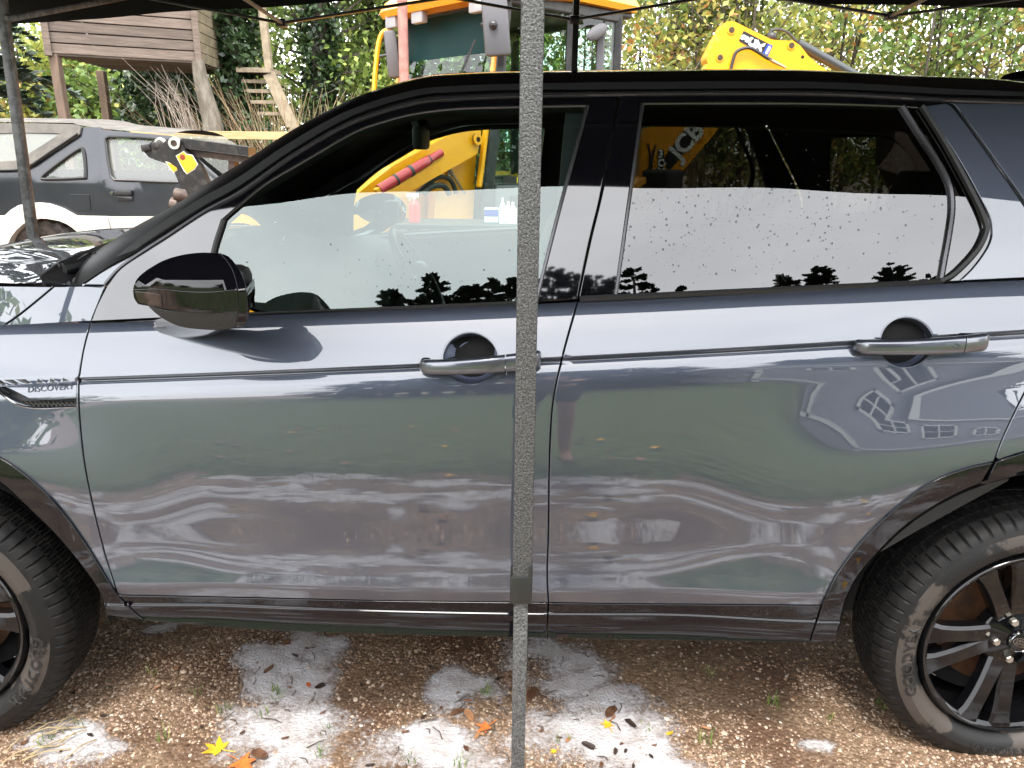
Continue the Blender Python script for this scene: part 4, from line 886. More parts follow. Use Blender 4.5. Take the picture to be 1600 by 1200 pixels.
# twigs and stalks
TWIG = mat('twig', (.05, .032, .02), .7); STRAW = mat('dry_straw', (.30, .23, .12), .7); GRASSM = mat('grass_blade', attr='rnd', ramp=[(0, (.05, .10, .015)), (.6, (.11, .19, .03)), (1, (.30, .30, .08))], rough=.5, trans=.3)
for i in range(60):
    g = G(random.uniform(300, 1150), random.uniform(1010, 1198)); a = random.uniform(0, 6.3); l = random.uniform(.015, .055); 
    b = MB(); b.tube([(g[0], g[1], .007), (g[0]+l*.5*math.cos(a)+.006, g[1]+l*.5*math.sin(a), .012), (g[0]+l*math.cos(a), g[1]+l*math.sin(a), .007)], [.0017, .0014, .0009], 5)
    tag(b.build('twig', TWIG), 'thin dark twig lying on the gravel', 'twig', 'twigs lying on the gravel')
for i in range(16):
    g = G(random.uniform(0, 110), random.uniform(1130, 1198)); a = random.uniform(.2, 1.2); l = random.uniform(.04, .12)
    b = MB(); b.tube([(g[0], g[1], .01), (g[0]+l*.5*math.cos(a), g[1]+l*.5*math.sin(a), .02), (g[0]+l*math.cos(a), g[1]+l*math.sin(a), .009)], .0016, 5)
    tag(b.build('straw', STRAW), 'dry straw stalk in the bottom left corner', 'straw', 'dry straw stalks at the bottom left')
def blades(name, spots, seed, m=GRASSM):
    r = np.random.default_rng(seed); Vs = []
    for (x, y, n, h, sp, z0) in spots:
        a = r.uniform(0, 6.283, n); d = sp*np.sqrt(r.random(n)); bx, by = x+d*np.cos(a), y+d*np.sin(a); hh = h*r.uniform(.4, 1.1, n); w_ = .0011+.0009*r.random(n); b2 = r.uniform(0, 6.283, n); le = hh*r.uniform(.2, .9, n)
        wx, wy = np.cos(b2)*w_, np.sin(b2)*w_; lx, ly = -np.sin(b2)*le, np.cos(b2)*le; z = np.full(n, z0)
        q = np.stack([np.stack([bx-wx, by-wy, z], 1), np.stack([bx+wx, by+wy, z], 1), np.stack([bx+lx*.4+wx*.7, by+ly*.4+wy*.7, z+hh*.65], 1), np.stack([bx+lx*.4-wx*.7, by+ly*.4-wy*.7, z+hh*.65], 1)], 1)
        q2 = np.stack([q[:, 3], q[:, 2], np.stack([bx+lx+wx*.1, by+ly+wy*.1, z+hh], 1), np.stack([bx+lx-wx*.1, by+ly-wy*.1, z+hh], 1)], 1); Vs += [q, q2]
    V = np.concatenate(Vs).reshape(-1, 3); F = np.arange(len(V)).reshape(-1, 4); o = np_mesh(name, V, F, m, None, r.random(len(F))); return tag(o, kind='stuff')
sp = [G(x, y) for x, y in [(433, 1084), (432, 1092), (500, 1178), (512, 1145), (240, 1052), (305, 1085), (1105, 1052), (1208, 1098), (1210, 1105), (1105, 1160), (880, 1160), (760, 1082), (350, 1110), (410, 1120), (1010, 1140), (90, 1150), (70, 1165), (120, 1140), (1290, 1120), (1380, 1105), (640, 1190), (720, 1195), (255, 1160)]]
blades('grass_tufts', [(g[0], g[1], random.randint(7, 18), random.uniform(.022, .05), .02, 0) for g in sp], 8)
# ================================================================== gazebo
GZ = thing('gazebo', 'black pop-up gazebo with grey steel legs standing over the car', 'gazebo', (0.15, 2.55, 0))
HAM = mat('hammered_grey', (.03, .03, .03), .5, .35, col2=(.12, .12, .12), nscale=400, lo=.36, hi=.64, detail=2, bump=.35, bscale=330)
LEGK = mat('black_tube', (.012, .012, .012), .4); LEGG = mat('grey_tube', (.16, .16, .165), .45, .4, col2=(.07, .07, .07), nscale=30)
FAB = mat('black_canvas', (.004, .004, .0042), .9, bump=.2, bscale=400)
yn, yf = 1.06, 4.05
pn = P(815.5, 900, yn); zk = P(815, 900, yn)[2]
b = MB(); b.box((pn[0], yn, (zk+2.5)/2), (.0295, .0295, 2.5-zk), bev=.003); b.build('leg', HAM, GZ, True)
b = MB(); b.box((pn[0]-.001, yn, zk/2), (.0225, .0225, zk), bev=.002); b.build('inner_leg', HAM, GZ, True)
b = MB(); z1 = P(815, 892, yn)[2]; z0 = P(815, 935, yn)[2]; b.box((pn[0]-.001, yn, (z0+z1)/2), (.034, .036, z1-z0), bev=.003); b.box((pn[0]+.013, yn, z1+.006), (.006, .034, .022), bev=.001); b.build('leg_bracket', LEGK, GZ, True)
b = MB(); b.box((pn[0], yn, .004), (.07, .07, .006)); b.box((pn[0], yn, .02), (.034, .034, .03)); b.build('foot_plate', LEGK, GZ)
def leg(x, y, m, w_=.030):
    b = MB(); b.box((x, y, 1.75), (w_, w_, 1.5), bev=.003); b.box((x, y, .5), (w_*.76, w_*.76, 1.0)); b.box((x, y, 1.0), (w_*1.15, w_*1.2, .06), bev=.003); b.box((x, y, .004), (.07, .07, .006)); return b.build('leg', m, GZ, True)
pl = P(27, 200, 3.05); pc = P(898, 80, yf)
b = MB(); A = P(8, 45, 3.05); B_ = P(49, 350, 3.05); d = (B_-A)/(B_[2]-A[2]); b.bar(A+d*(2.5-A[2]), A+d*(.02-A[2]), .032, .032, bev=.003); b.build('leg', LEGG, GZ, True)
leg(pc[0], yf, LEGK, .031); XR = 3.4; leg(XR, yf, LEGK); leg(XR, yn, HAM); leg(-2.75, yn, HAM)
# scissor trusses on the far side, from the photograph's bars
def tb(a, c, y0=yf-.03, y1=None, w_=.022, m=None, ext=1.0):
    p, q = P(*a, y0), P(*c, y1 or y0); q2 = p+(q-p)*ext
    b = MB(); b.bar(p, q2, .012, w_, up=(0, 1, 0), bev=.002); return b.build('truss_bar', m or LEGK, GZ, True)
j1 = (440, 36); j2 = (1392, 25)
tb(j1, (240, -1), ext=1.3); tb(j1, (640, 5), ext=1.9); tb(j1, (385, 0), y1=3.2, ext=1.5, m=LEGG); tb((897, 31), (720, -1), ext=1.9); tb((905, 29), (1085, -1), ext=1.9)
tb(j2, (1230, -1), ext=1.8); tb(j2, (1600, -3), ext=1.5); tb(j2, (1442, 0), y1=3.3, ext=1.5); tb((10, 30), (185, -2), y0=3.0, y1=3.9, m=LEGG, ext=1.4)
for jx, jy in (j1, j2, (898, 31)):
    q = P(jx, jy, yf-.03); b = MB(); b.box(q, (.05, .05, .035), bev=.006); b.tube([q+np.array([-.02, -.03, 0]), q+np.array([.02, -.03, 0])], .006, 8); b.build('truss_joint', LEGK, GZ, True)
# fabric: peaked roof and hanging valance
zE, zR = 2.47, 3.15; xa, xb_ = -2.85, XR+.1; ya, yb_ = yn-.19, yf+.06; b = MB(); nx, ny = 28, 14; vs = []
for i in range(nx+1):
    for j in range(ny+1):
        u, v = i/nx, j/ny; hx = min(u, 1-u)*2*3.0; hy = min(v, 1-v)*2; h = min(1, min(hy, hx)); vs.append((xa+(xb_-xa)*u, ya+(yb_-ya)*v, zE+(zR-zE)*h-.03*math.sin(math.pi*h)))
b.add(vs, [(i*(ny+1)+j, (i+1)*(ny+1)+j, (i+1)*(ny+1)+j+1, i*(ny+1)+j+1) for i in range(nx) for j in range(ny)]); b.build('canopy', FAB, GZ, 60)
vpx = [(-60, 44), (0, 38.5), (80, 35), (150, 29.5), (245, 20), (350, 15), (480, 7), (560, 0)]
fv = [P(a, c, yb_) for a, c in vpx]; fr = [P(a, c, yb_) for a, c in [(1170, -3), (1230, 3), (1300, 6), (1450, 9), (1620, 13)]]
kx = [xa]+[q[0] for q in fv]+[fv[-1][0]+.25, -.1, .8]+[q[0] for q in fr]+[xb_]; kz = [fv[0][2]-.01]+[q[2] for q in fv]+[2.24, 2.27, 2.27]+[q[2] for q in fr]+[fr[-1][2]]
b = MB(); vs = []; N_ = 90
for i in range(N_+1):
    x = xa+(xb_-xa)*i/N_; z = float(np.interp(x, kx, kz))
    for k in range(4): vs.append((x, yb_+.012*math.sin(9*x)*(1-k/3), z+(zE-z)*k/3))
b.add(vs, [(i*4+k, (i+1)*4+k, (i+1)*4+k+1, i*4+k+1) for i in range(N_) for k in range(3)]); b.build('valance', FAB, GZ, True)
for pts in ([(xa+(xb_-xa)*i/40, ya+.0*i) for i in range(41)], [(xa, ya+(yb_-ya)*i/20) for i in range(21)], [(xb_, ya+(yb_-ya)*i/20) for i in range(21)]):
    b = MB(); vs = []
    for i, (x, y) in enumerate(pts): zb_ = 2.215+.008*math.sin(i*1.1); vs += [(x, y, zb_), (x, y, zE)]
    b.add(vs, [(2*i, 2*i+2, 2*i+3, 2*i+1) for i in range(len(pts)-1)]); b.build('valance', FAB, GZ, True)
for y in (yn, yf): b = MB(); b.bar((xa+.1, y, 2.45), (xb_-.1, y, 2.45), .02, .02); b.build('eave_bar', LEGK, GZ)
# ================================================================== second off-roader with the soft top
V4 = thing('off_roader', 'dark navy two-door off-roader with grey canvas soft top and white wheel arches', 'car', (-3.4, 7.8, 0))
NAVY = mat('faded_navy', (.009, .011, .017), .3, .1, coat=.6, coat_rough=.08, col2=(.015, .017, .023), nscale=3)
WHC = mat('cream_cladding', (.52, .50, .45), .45, col2=(.43, .41, .36), nscale=5)
CANV = mat('grey_canvas', (.13, .12, .105), .9, col2=(.09, .083, .075), nscale=6, bump=.4, bscale=160)
VINYL = glass('cloudy_vinyl', (.35, .35, .32), 1.45, .12, veil=.35); G4 = glass('sky_pale_glass', (.62, .72, .66), 1.75, .01, veil=.16)  # pale diffuse share puts reflected sky into the glass; the vinyl itself is cloudy
YS = 7.0
def S4(x, z):
    x = np.asarray(x, float); z = np.asarray(z, float); zb = 1.19
    return YS+np.maximum(z-zb, 0)*math.tan(R(17))+np.maximum(zb-z-.05, 0)**2*.05+np.where(z < zb, (zb-z)*-.03, 0)-.03*np.exp(-((z-zb)/.03)**2)*0+(x+3)**2*.006
kw4 = dict(mirror=False, step=.12)
def px4(pts): return to_xz(path([pts+[pts[0]]], 3) if False else pts, S4)
def lin(pts, n=6):
    o = []
    for a, c in zip(pts, pts[1:]+pts[:1]):
        for i in range(n): o.append((a[0]+(c[0]-a[0])*i/n, a[1]+(c[1]-a[1])*i/n))
    return o
QG = cat([(66, 277), (95, 253), (124, 233), (130, 234), (133, 250), (134, 275), (128, 278), (80, 280)], 3, True)
DG = [(166, 216), (172, 213.5), (220, 214.5), (266, 218.5), (338, 279), (337, 286), (260, 284.5), (180, 281), (175, 276), (170, 250)]
ARC4 = [(8, 336), (17, 328), (29, 321), (42, 318), (57, 317), (72, 318.5), (86, 323), (97, 327.5), (107, 333)]
body = [(-55, 265), (0, 265), (42, 261), (124, 209), (126, 199), (157, 199), (160, 203), (268, 212.5), (347, 281), (470, 286), (592, 299), (606, 332), (606, 338), (126, 338)]+ARC4[::-1]+[(-55, 340)]
qg = to_xz(QG, S4); dg = to_xz(lin(DG, 3), S4)
panel('body_panel', lin(body, 3), S4, NAVY, V4, holes=[qg, dg], gap=0, rim=.03, **kw4)
door = [(152, 206), (160, 203.5), (268, 213.5), (346, 281), (352, 298), (357, 337), (168, 337), (161, 296), (153, 227)]
DR = panel('door', lin(door, 4), off(S4, -.012), NAVY, V4, holes=[dg], gap=.004, rim=.02, **kw4)
panel('door_glass', dg, off(S4, .01), G4, DR, xz=True, rim=0, gap=-.006, **kw4)
panel('quarter_glass', qg, off(S4, .008), G4, V4, xz=True, rim=0, gap=-.006, **kw4)
def st4(nm, pts, r, m, par, closed=True, lift=.008, k=3):
    q = to_xz(lin(pts, k) if closed else cat(pts, k), S4); MB().tube([(x, float(S4(x, z))-lift, z) for x, z in q], r, 6, closed=closed).build(nm, m, par, True)
st4('window_seal', QG, .014, RUBBER, V4, k=1); st4('window_seal', DG, .011, RUBBER, DR, lift=.016)
panel('fuel_flap', cat([(108, 306), (112, 304), (136, 304), (139, 307), (141, 325), (138, 328), (114, 328), (110, 325)], 3, True), off(S4, -.006), NAVY, V4, gap=0, rim=.006, **kw4)
q = to_xz([(196, 301), (197, 310), (176, 301.5)], S4); b = MB(); b.box((q[0][0], float(S4(*q[0]))-.03, q[0][1]), (.15, .04, .05), bev=.012); b.build('door_handle', PLASTK, DR, True)
b = MB(); b.box((q[1][0], float(S4(*q[1]))-.012, q[1][1]), (.14, .02, .045), bev=.008); b.build('handle_recess', NAVY, DR, True); b = MB(); b.lathe([(.001, -.012), (.014, -.012), (.017, 0)], (q[2][0], float(S4(*q[2]))-.012, q[2][1]), (0, 1, 0), 14); b.build('door_lock', CHROME, DR, True)
# white cladding and flares
INN4 = [(11, 384), (17, 370), (25, 360), (36, 350), (48, 344.5), (60, 341.5), (72, 341.5), (92, 345), (104, 350), (113, 356), (125, 366), (134, 384)]
panel('wheel_arch_flare', [(-2, 384), (1, 352)]+ARC4+[(116, 338), (125, 346), (138, 363), (150, 384)]+INN4[::-1], off(S4, -.055), WHC, V4, gap=0, rim=.10, **kw4)
panel('rear_bumper', lin([(-75, 341), (8, 337), (1, 352), (-3, 392), (-72, 392)], 3), off(S4, -.03), WHC, V4, gap=0, rim=.06, **kw4)
panel('door_cladding', lin([(168, 338), (357, 338), (362, 388), (182, 388), (174, 359)], 4), off(S4, -.03), WHC, V4, gap=.004, rim=.04, **kw4)
panel('side_cladding', lin([(110, 337), (167, 338), (173, 359), (181, 388), (148, 388), (138, 363), (125, 346)], 4), off(S4, -.03), WHC, V4, gap=.002, rim=.04, **kw4)
panel('front_cladding', lin([(358, 338), (606, 338), (606, 392), (363, 388)], 4), off(S4, -.03), WHC, V4, gap=.004, rim=.04, **kw4)
# canvas hood with its vinyl window
HD = [(-60, 193), (0, 192.5), (60, 193), (118, 194.5), (126, 197.5), (124, 209), (42, 262), (0, 266), (-60, 266)]; VW = [(4, 208), (40, 207), (97, 208.5), (70, 226), (41, 244), (25, 251), (0, 252.5), (-40, 252.5), (-40, 225), (-30, 208)]
vw = to_xz(lin(VW, 3), S4); hd = panel('soft_top', lin(HD, 4), off(S4, -.022), CANV, V4, holes=[vw], gap=0, rim=.05, **kw4)
panel('vinyl_window', vw, off(S4, -.012), VINYL, hd, xz=True, rim=0, gap=-.01, **kw4)
st4('hood_piping', [(124, 209), (83, 236), (42, 262), (0, 266), (-60, 266)], .009, RUBBER, hd, closed=False, lift=.03)
tl = [P(-60, 193, S4(-5, 1.75)), P(0, 192.5, 7.2), P(118, 194.5, 7.2), P(126, 197.5, 7.2), P(160, 203, 7.2), P(268, 212.5, 7.17)]; b = MB(); vs = []
for q in tl:
    for u in np.linspace(0, 1, 9): vs.append((q[0], 7.17+1.33*u, q[2]+.012+.05*(1-abs(2*u-1)**2.5)))
b.add(vs, [(i*9+j, i*9+j+1, (i+1)*9+j+1, (i+1)*9+j) for i in range(5) for j in range(8)]); b.build('canvas_roof', CANV, V4, 50)
A4 = P(268, 213, 7.17); B4 = P(347, 281, 7.03); b = MB(); b.add([(A4[0], 7.2, A4[2]+.02), (A4[0], 8.47, A4[2]+.02), (B4[0]+.06, 8.6, B4[2]), (B4[0]+.06, 7.06, B4[2])], [(0, 1, 2, 3)]); b.build('windscreen', G4, V4)
C4 = P(592, 300, 7.0); b = MB(); vs = []
for x, z in ((B4[0], B4[2]), (B4[0]+.6, B4[2]-.02), (C4[0], C4[2]+.02), (C4[0]+.08, C4[2]-.12)):
    for u in np.linspace(0, 1, 7): vs.append((x, 7.03+1.6*u, z+.04*(1-abs(2*u-1)**3)))
b.add(vs, [(i*7+j, i*7+j+1, (i+1)*7+j+1, (i+1)*7+j) for i in range(3) for j in range(6)]); b.build('bonnet', NAVY, V4, 50)
xr4 = P(-55, 300, 7.0)[0]; b = MB(); b.box(((xr4+C4[0])/2, 8.64, .92), (C4[0]-xr4, .06, .62)); b.box((xr4+.03, 7.85, .92), (.06, 1.55, .62)); b.box((C4[0], 7.85, .85), (.06, 1.55, .5)); b.build('far_body', NAVY, V4)
b = MB(); b.box((-3.6, 7.85, .62), (3.6, 1.4, .12)); b.build('chassis', DARK, V4)
for px in (69, 466):
    q = P(px, 402, 7.0); b = MB(); prof = [(.10, .1), (.19, .06), (.2, .03), (.28, .0), (.33, .012), (.352, .04), (.352, .2), (.3, .23)]; n = 60; vs = []; K = len(prof)
    for i in range(n):
        a = 2*math.pi*i/n
        for j, (r_, y) in enumerate(prof): r2 = r_-(.022 if (j in (4, 5, 6) and i % 3 == 0) else 0); vs.append((q[0]+r2*math.cos(a), 7.03+y, q[2]+r2*math.sin(a)))
    b.add(vs, [(i*K+j, ((i+1) % n)*K+j, ((i+1) % n)*K+j+1, i*K+j+1) for i in range(n) for j in range(K-1)]); w4 = b.build('wheel', mat('muddy_tyre', (.03, .027, .025), .8, col2=(.10, .085, .075), nscale=14), V4, 25)
    b = MB(); b.lathe([(.001, .07), (.06, .07), (.1, .09), (.17, .11), (.195, .06)], (q[0], 7.03, q[2]), (0, 1, 0), 24); b.build('rim', ALU, w4, 30)
    b = MB(); n = 14; vs = []
    for i in range(n+1): a = math.pi*i/n; vs += [(q[0]+.42*math.cos(a), 7.0, q[2]+.42*math.sin(a)), (q[0]+.42*math.cos(a), 7.5, q[2]+.42*math.sin(a))]
    b.add(vs, [(2*i, 2*i+1, 2*i+3, 2*i+2) for i in range(n)]); b.build('arch_liner', DARK, V4, True)
for sx in (-1.75,): b = MB(); b.box((-2.95, 7.75, 1.15), (.14, 1.2, .6), Matrix.Rotation(R(14), 3, 'Y'), .05); b.build('seat', CLOTH, V4, True)
# ================================================================== yellow backhoe digger
O5 = np.array([-.05, 8.0, 0]); FU = np.array([-.74, -.673, 0]); FV = np.array([.673, -.74, 0])
def L5(u, v, z): return O5+FU*u+FV*v+np.array([0, 0, z])
def onv(px, py, v): return PP(px, py, L5(0, v, 0), FV)         # where the lens ray meets the digger's plane v
D5 = thing('backhoe_digger', 'yellow backhoe digger with black cab, parked behind the SUV', 'digger', tuple(O5))
YEL = mat('digger_yellow', (.80, .33, .004), .35, coat=.4, coat_rough=.1, col2=(.72, .28, .004), nscale=5, lo=.4, hi=.7); YEL2 = mat('cab_yellow', (.84, .35, .003), .35, coat=.5)
BLK = mat('digger_black', (.012, .012, .013), .45, col2=(.03, .028, .026), nscale=12); GRYP = mat('grey_plastic', (.09, .088, .095), .55); GRB = mat('worn_black_steel', (.018, .017, .017), .5, .3, col2=(.07, .062, .055), nscale=18, lo=.48, hi=.75); RED = mat('red_strut', (.42, .010, .022), .3, coat=.6); G5 = glass('cab_glass', (.55, .68, .62), 1.45)
PINM = mat('pin_brown', (.07, .05, .035), .5, .6); WHT = mat('decal_white', (.75, .75, .72), .4); DEC = mat('decal_black', (.012, .012, .012), .35); DECB = mat('decal_blue', (.02, .05, .35), .35); HOSE = mat('rubber_hose', (.018, .018, .018), .45); RODC = mat('ram_rod', (.5, .5, .48), .2, 1); TEAL = mat('tinted_strip', (.006, .03, .03), .5, spec=.1)
def p5(name, m, parent=None, smooth=False, fn=None):
    b = MB(); fn(b); return b.build(name, m, parent or D5, smooth)
def rotm5(): return Matrix(((FU[0], FV[0], 0), (FU[1], FV[1], 0), (0, 0, 1)))
R5 = rotm5()
def bx(b, u, v, z, du, dv, dz, bev=.01, tilt=0):
    rot = R5 @ Matrix.Rotation(tilt, 3, 'Y') if tilt else R5
    return b.box(L5(u, v, z), (du, dv, dz), rot, bev)
def br(b, a, c, wx, wz, bev=.006, up=(0, 0, 1)): return b.bar(L5(*a), L5(*c), wx, wz, up, bev)
ZC = 1.18; ZT = 2.70
# cab: posts lean forward at the bottom
posts = {(1, 1): ((.95, .72), (.70, .72)), (1, -1): ((.95, -.72), (.70, -.72)), (-1, 1): ((-.72, .72), (-.70, .72)), (-1, -1): ((-.72, -.72), (-.70, -.72))}
for (a, s), (lo_, hi_) in posts.items():
    p5('cab_post', BLK, fn=lambda b: br(b, (*lo_, ZC-.5 if a > 0 else ZC-.3), (*hi_, ZT), .09, .09, .02))
for s in (1, -1): p5('front_post_trim', YEL2, fn=lambda b: br(b, (.985, .70*s, ZC), (.745, .70*s, ZT-.05), .05, .04, .012))
p5('door_post', BLK, fn=lambda b: br(b, (-.02, .73, ZC-.3), (-.05, .73, ZT), .07, .05, .012)); p5('door_post', BLK, fn=lambda b: br(b, (-.02, -.73, ZC-.3), (-.05, -.73, ZT), .07, .05, .012))
p5('side_pillar', GRYP, fn=lambda b: br(b, (-.45, .76, ZC-.1), (-.42, .76, ZT-.14), .075, .05, .012)); p5('pillar_cover', GRYP, fn=lambda b: b.ball(L5(-.33, .80, ZT-.17), (.15, .035, .06), 14, 8, R5 @ Matrix.Rotation(R(25), 3, 'Y')))
for s in (1, -1):
    p5('top_rail', BLK, fn=lambda b: br(b, (.72, .72*s, ZT), (-.74, .72*s, ZT), .07, .10, .015)); p5('waist_rail', BLK, fn=lambda b: br(b, (.96, .72*s, ZC), (-.72, .72*s, ZC), .06, .08, .015))
p5('top_rail', BLK, fn=lambda b: br(b, (.70, .72, ZT), (.70, -.72, ZT), .09, .10, .015)); p5('top_rail', BLK, fn=lambda b: br(b, (-.70, .72, ZT), (-.70, -.72, ZT), .07, .10, .015))
p5('cab_base', BLK, fn=lambda b: (bx(b, .1, 0, .88, 1.7, 1.46, .6, .05)))
p5('door_panel', GRYP, fn=lambda b: bx(b, .43, .745, 1.0, .84, .03, .42, .03)); p5('door_panel_inset', BLK, fn=lambda b: bx(b, .40, .765, 1.0, .55, .012, .22, .005))
for s in (1, -1):
    pz = ZC+.02; p5('cab_glass', G5, fn=lambda b: b.add([L5(.93, .73*s, pz), L5(.02, .73*s, pz), L5(-.02, .73*s, ZT-.05), L5(.69, .73*s, ZT-.05)], [(0, 1, 2, 3)]))
    p5('cab_glass', G5, fn=lambda b: b.add([L5(-.05, .73*s, pz), L5(-.68, .73*s, pz), L5(-.66, .73*s, ZT-.05), L5(-.07, .73*s, ZT-.05)], [(0, 1, 2, 3)]))
p5('windscreen', G5, fn=lambda b: b.add([L5(.97, .68, pz), L5(.97, -.68, pz), L5(.73, -.68, ZT-.05), L5(.73, .68, ZT-.05)], [(0, 1, 2, 3)]))
p5('sun_strip', TEAL, fn=lambda b: b.add([L5(.795, .66, ZT-.42), L5(.795, -.66, ZT-.42), L5(.74, -.66, ZT-.06), L5(.74, .66, ZT-.06)], [(0, 1, 2, 3)]))
p5('rear_glass', G5, fn=lambda b: b.add([L5(-.73, .68, pz), L5(-.73, -.68, pz), L5(-.71, -.68, ZT-.05), L5(-.71, .68, ZT-.05)], [(0, 1, 2, 3)]))
p5('rear_window_bar', BLK, fn=lambda b: (br(b, (-.73, -.68, 1.9), (-.73, .68, 1.9), .05, .04), br(b, (-.74, .1, ZC), (-.74, .1, ZT), .04, .05)))
def roof(b):
    vs = []; 
    for z, g in ((ZT+.05, 1.0), (ZT+.10, 1.03), (ZT+.19, .98), (ZT+.24, .82)):
        for u, v in ((.98, .62), (.92, .80), (.0, .83), (-.86, .80), (-.92, .62), (-.92, -.62), (-.86, -.80), (.0, -.83), (.92, -.80), (.98, -.62)): vs.append(L5(u*g-.0, v*g, z-(.09 if u > .9 else 0)))
    b.add(vs, [(i*10+j, i*10+(j+1) % 10, (i+1)*10+(j+1) % 10, (i+1)*10+j) for i in range(3) for j in range(10)]+[tuple(range(30, 40)), tuple(range(9, -1, -1))])
p5('cab_roof', YEL2, fn=roof, smooth=30)
p5('roof_underside', BLK, fn=lambda b: bx(b, 0, 0, ZT+.03, 1.75, 1.5, .06, .02))
for v in (-.62, .62, -.2): p5('work_lamp', mat('lamp_housing', (.35, .35, .36), .4), fn=lambda b: (bx(b, .93, v, ZT-.07, .07, .17, .13, .015)), smooth=True)
p5('handrail', YEL2, fn=lambda b: b.tube(cat([L5(.80, -.86, ZT-.1), L5(.88, -.92, ZT-.18), L5(.95, -.92, ZT-.5), L5(1.0, -.92, ZT-.95), L5(1.02, -.86, ZT-1.1)], 5), .024, 8), smooth=True)
# mirrors
nm_ = PP(775, 40, L5(.92, 1.0, 0), FU); fm_ = PP(613, 85, L5(.95, -1.05, 0), FU)
def mirror5(b, c, h, w_): b.box(c, (w_, .07, h), Matrix.Rotation(R(-5), 3, 'Y') @ Matrix.Rotation(R(8), 3, 'Z'), .03)
p5('wing_mirror', GRYP, fn=lambda b: mirror5(b, nm_, .46, .21), smooth=True); p5('wing_mirror', GRYP, fn=lambda b: mirror5(b, fm_, .42, .12), smooth=True)
p5('mirror_arm', BLK, fn=lambda b: (b.tube([nm_, nm_+np.array([-.12, .1, .02]), L5(.78, .74, ZT-.2)], .014, 6), b.ball(nm_+np.array([-.02, -.05, 0]), .035))); p5('mirror_arm', BLK, fn=lambda b: b.tube([fm_+np.array([-.12, 0, -.02]), fm_+np.array([.15, 0, .03]), L5(.85, -.78, ZT-.5)], .014, 6))
w0, w1 = PP(716, 124, L5(.95, 0, 0), FU), PP(743, 62, L5(.85, 0, 0), FU)
p5('wiper', BLK, fn=lambda b: (b.bar(w0, w1, .015, .02), b.box(w0, (.08, .05, .07), None, .015)), smooth=True)
# interior: seat, column, levers
p5('driver_seat', GRYP, fn=lambda b: (bx(b, -.25, 0, 1.05, .5, .5, .16, .05), bx(b, -.46, 0, 1.45, .14, .48, .7, .05, R(-8)), bx(b, -.52, 0, 1.93, .10, .26, .22, .04)), smooth=True)
def sw5(b):
    c = L5(.42, 0, 1.62); n = Vector(-FU*.6+np.array([0, 0, .8])); e = n.orthogonal().normalized(); f = n.normalized().cross(e); b.tube([Vector(c)+e*.2*math.cos(a)+f*.2*math.sin(a) for a in np.linspace(0, 6.283, 24, endpoint=False)], .016, 6, closed=True); b.bar(c, L5(.62, 0, 1.1), .07, .07); b.bar(Vector(c)-e*.2, Vector(c)+e*.2, .03, .02)
p5('steering_wheel', BLK, fn=sw5, smooth=True)
p5('control_lever', BLK, fn=lambda b: (br(b, (.2, .45, 1.1), (.3, .48, 1.55), .02, .02), b.ball(L5(.3, .48, 1.58), .035)))
p5('folder', mat('beige_paper', (.42, .40, .33), .7), fn=lambda b: bx(b, .28, .55, 1.52, .02, .16, .22, .005, R(10)))
# decal strip low on the cab door
q = onv(787, 276, .745); t0 = onv(765, 276, .745)
dd = p5('door_decal', DEC, fn=lambda b: bx(b, .40, .744, 1.235, .70, .006, .07, 0)); tq = MB(); add_text(tq, 'POWERLOCK', L5(.38, .7485, 1.235), -FU, np.array([0, 0, 1.]), .075, .92, .001); tq.build('decal_text', mat('decal_yellow', (.8, .55, .02), .4), dd)
p5('tow_tag', YEL, fn=lambda b: b.lathe([(.022, 0), (.045, 0), (.045, .012), (.022, .012)], onv(746, 218, .78), tuple(FV), 14)); 
# bonnet, grille, loader tower
def bonnet(b):
    vs = []
    for u, hw, z0, z1 in ((.95, .47, .8, 1.62), (1.5, .46, .8, 1.56), (2.1, .44, .8, 1.44), (2.3, .40, .85, 1.30)):
        for v, z in ((-hw, z0), (-hw, z1-.12), (-hw+.10, z1), (hw-.10, z1), (hw, z1-.12), (hw, z0)): vs.append(L5(u, v, z))
    b.add(vs, [(i*6+j, i*6+(j+1) % 6, (i+1)*6+(j+1) % 6, (i+1)*6+j) for i in range(3) for j in range(6)]+[(18, 19, 20, 21, 22, 23)])
p5('bonnet', YEL, fn=bonnet, smooth=25); p5('grille', BLK, fn=lambda b: bx(b, 2.3, 0, .98, .06, .72, .55, .02)); p5('chassis', BLK, fn=lambda b: bx(b, .5, 0, .62, 4.2, .7, .34, .03))
for s in (1, -1): p5('loader_tower', YEL, fn=lambda b: b.prism([L5(.98, .50*s, .7), L5(1.42, .50*s, .7), L5(1.36, .50*s, 1.25), L5(1.18, .50*s, 1.66), L5(1.02, .50*s, 1.70), L5(.93, .50*s, 1.5)], FV*.10*s))
# loader arms: lift arms down to the front hitch, ram with its red safety strut on the near one
zf = 1.02
for s in (1, -1):
    arm = [(1.0, 1.64), (1.12, 1.70), (1.9, 1.36), (2.45, 1.02), (3.0, .60), (3.3, .40), (3.2, .28), (2.8, .45), (2.25, .86), (1.8, 1.14), (1.04, 1.46)]
    ao = p5('loader_arm', YEL, fn=lambda b: b.prism([L5(u, .66*s, z) for u, z in arm], FV*.09*s)); p5('arm_pin', PINM, ao, fn=lambda b: b.tube([L5(1.06, .64*s, 1.58), L5(1.06, .78*s, 1.58)], .04, 12), smooth=True)
s0, s1, s2 = onv(592, 297, .86), onv(640, 268, .86), onv(690, 238, .86)
p5('safety_strut', RED, fn=lambda b: b.tube([s0, s0+(s1-s0)*.5, s1, s1+(s2-s1)*.55, s1+(s2-s1)*.6, s2], [.042, .042, .041, .040, .032, .030], 12), smooth=True)
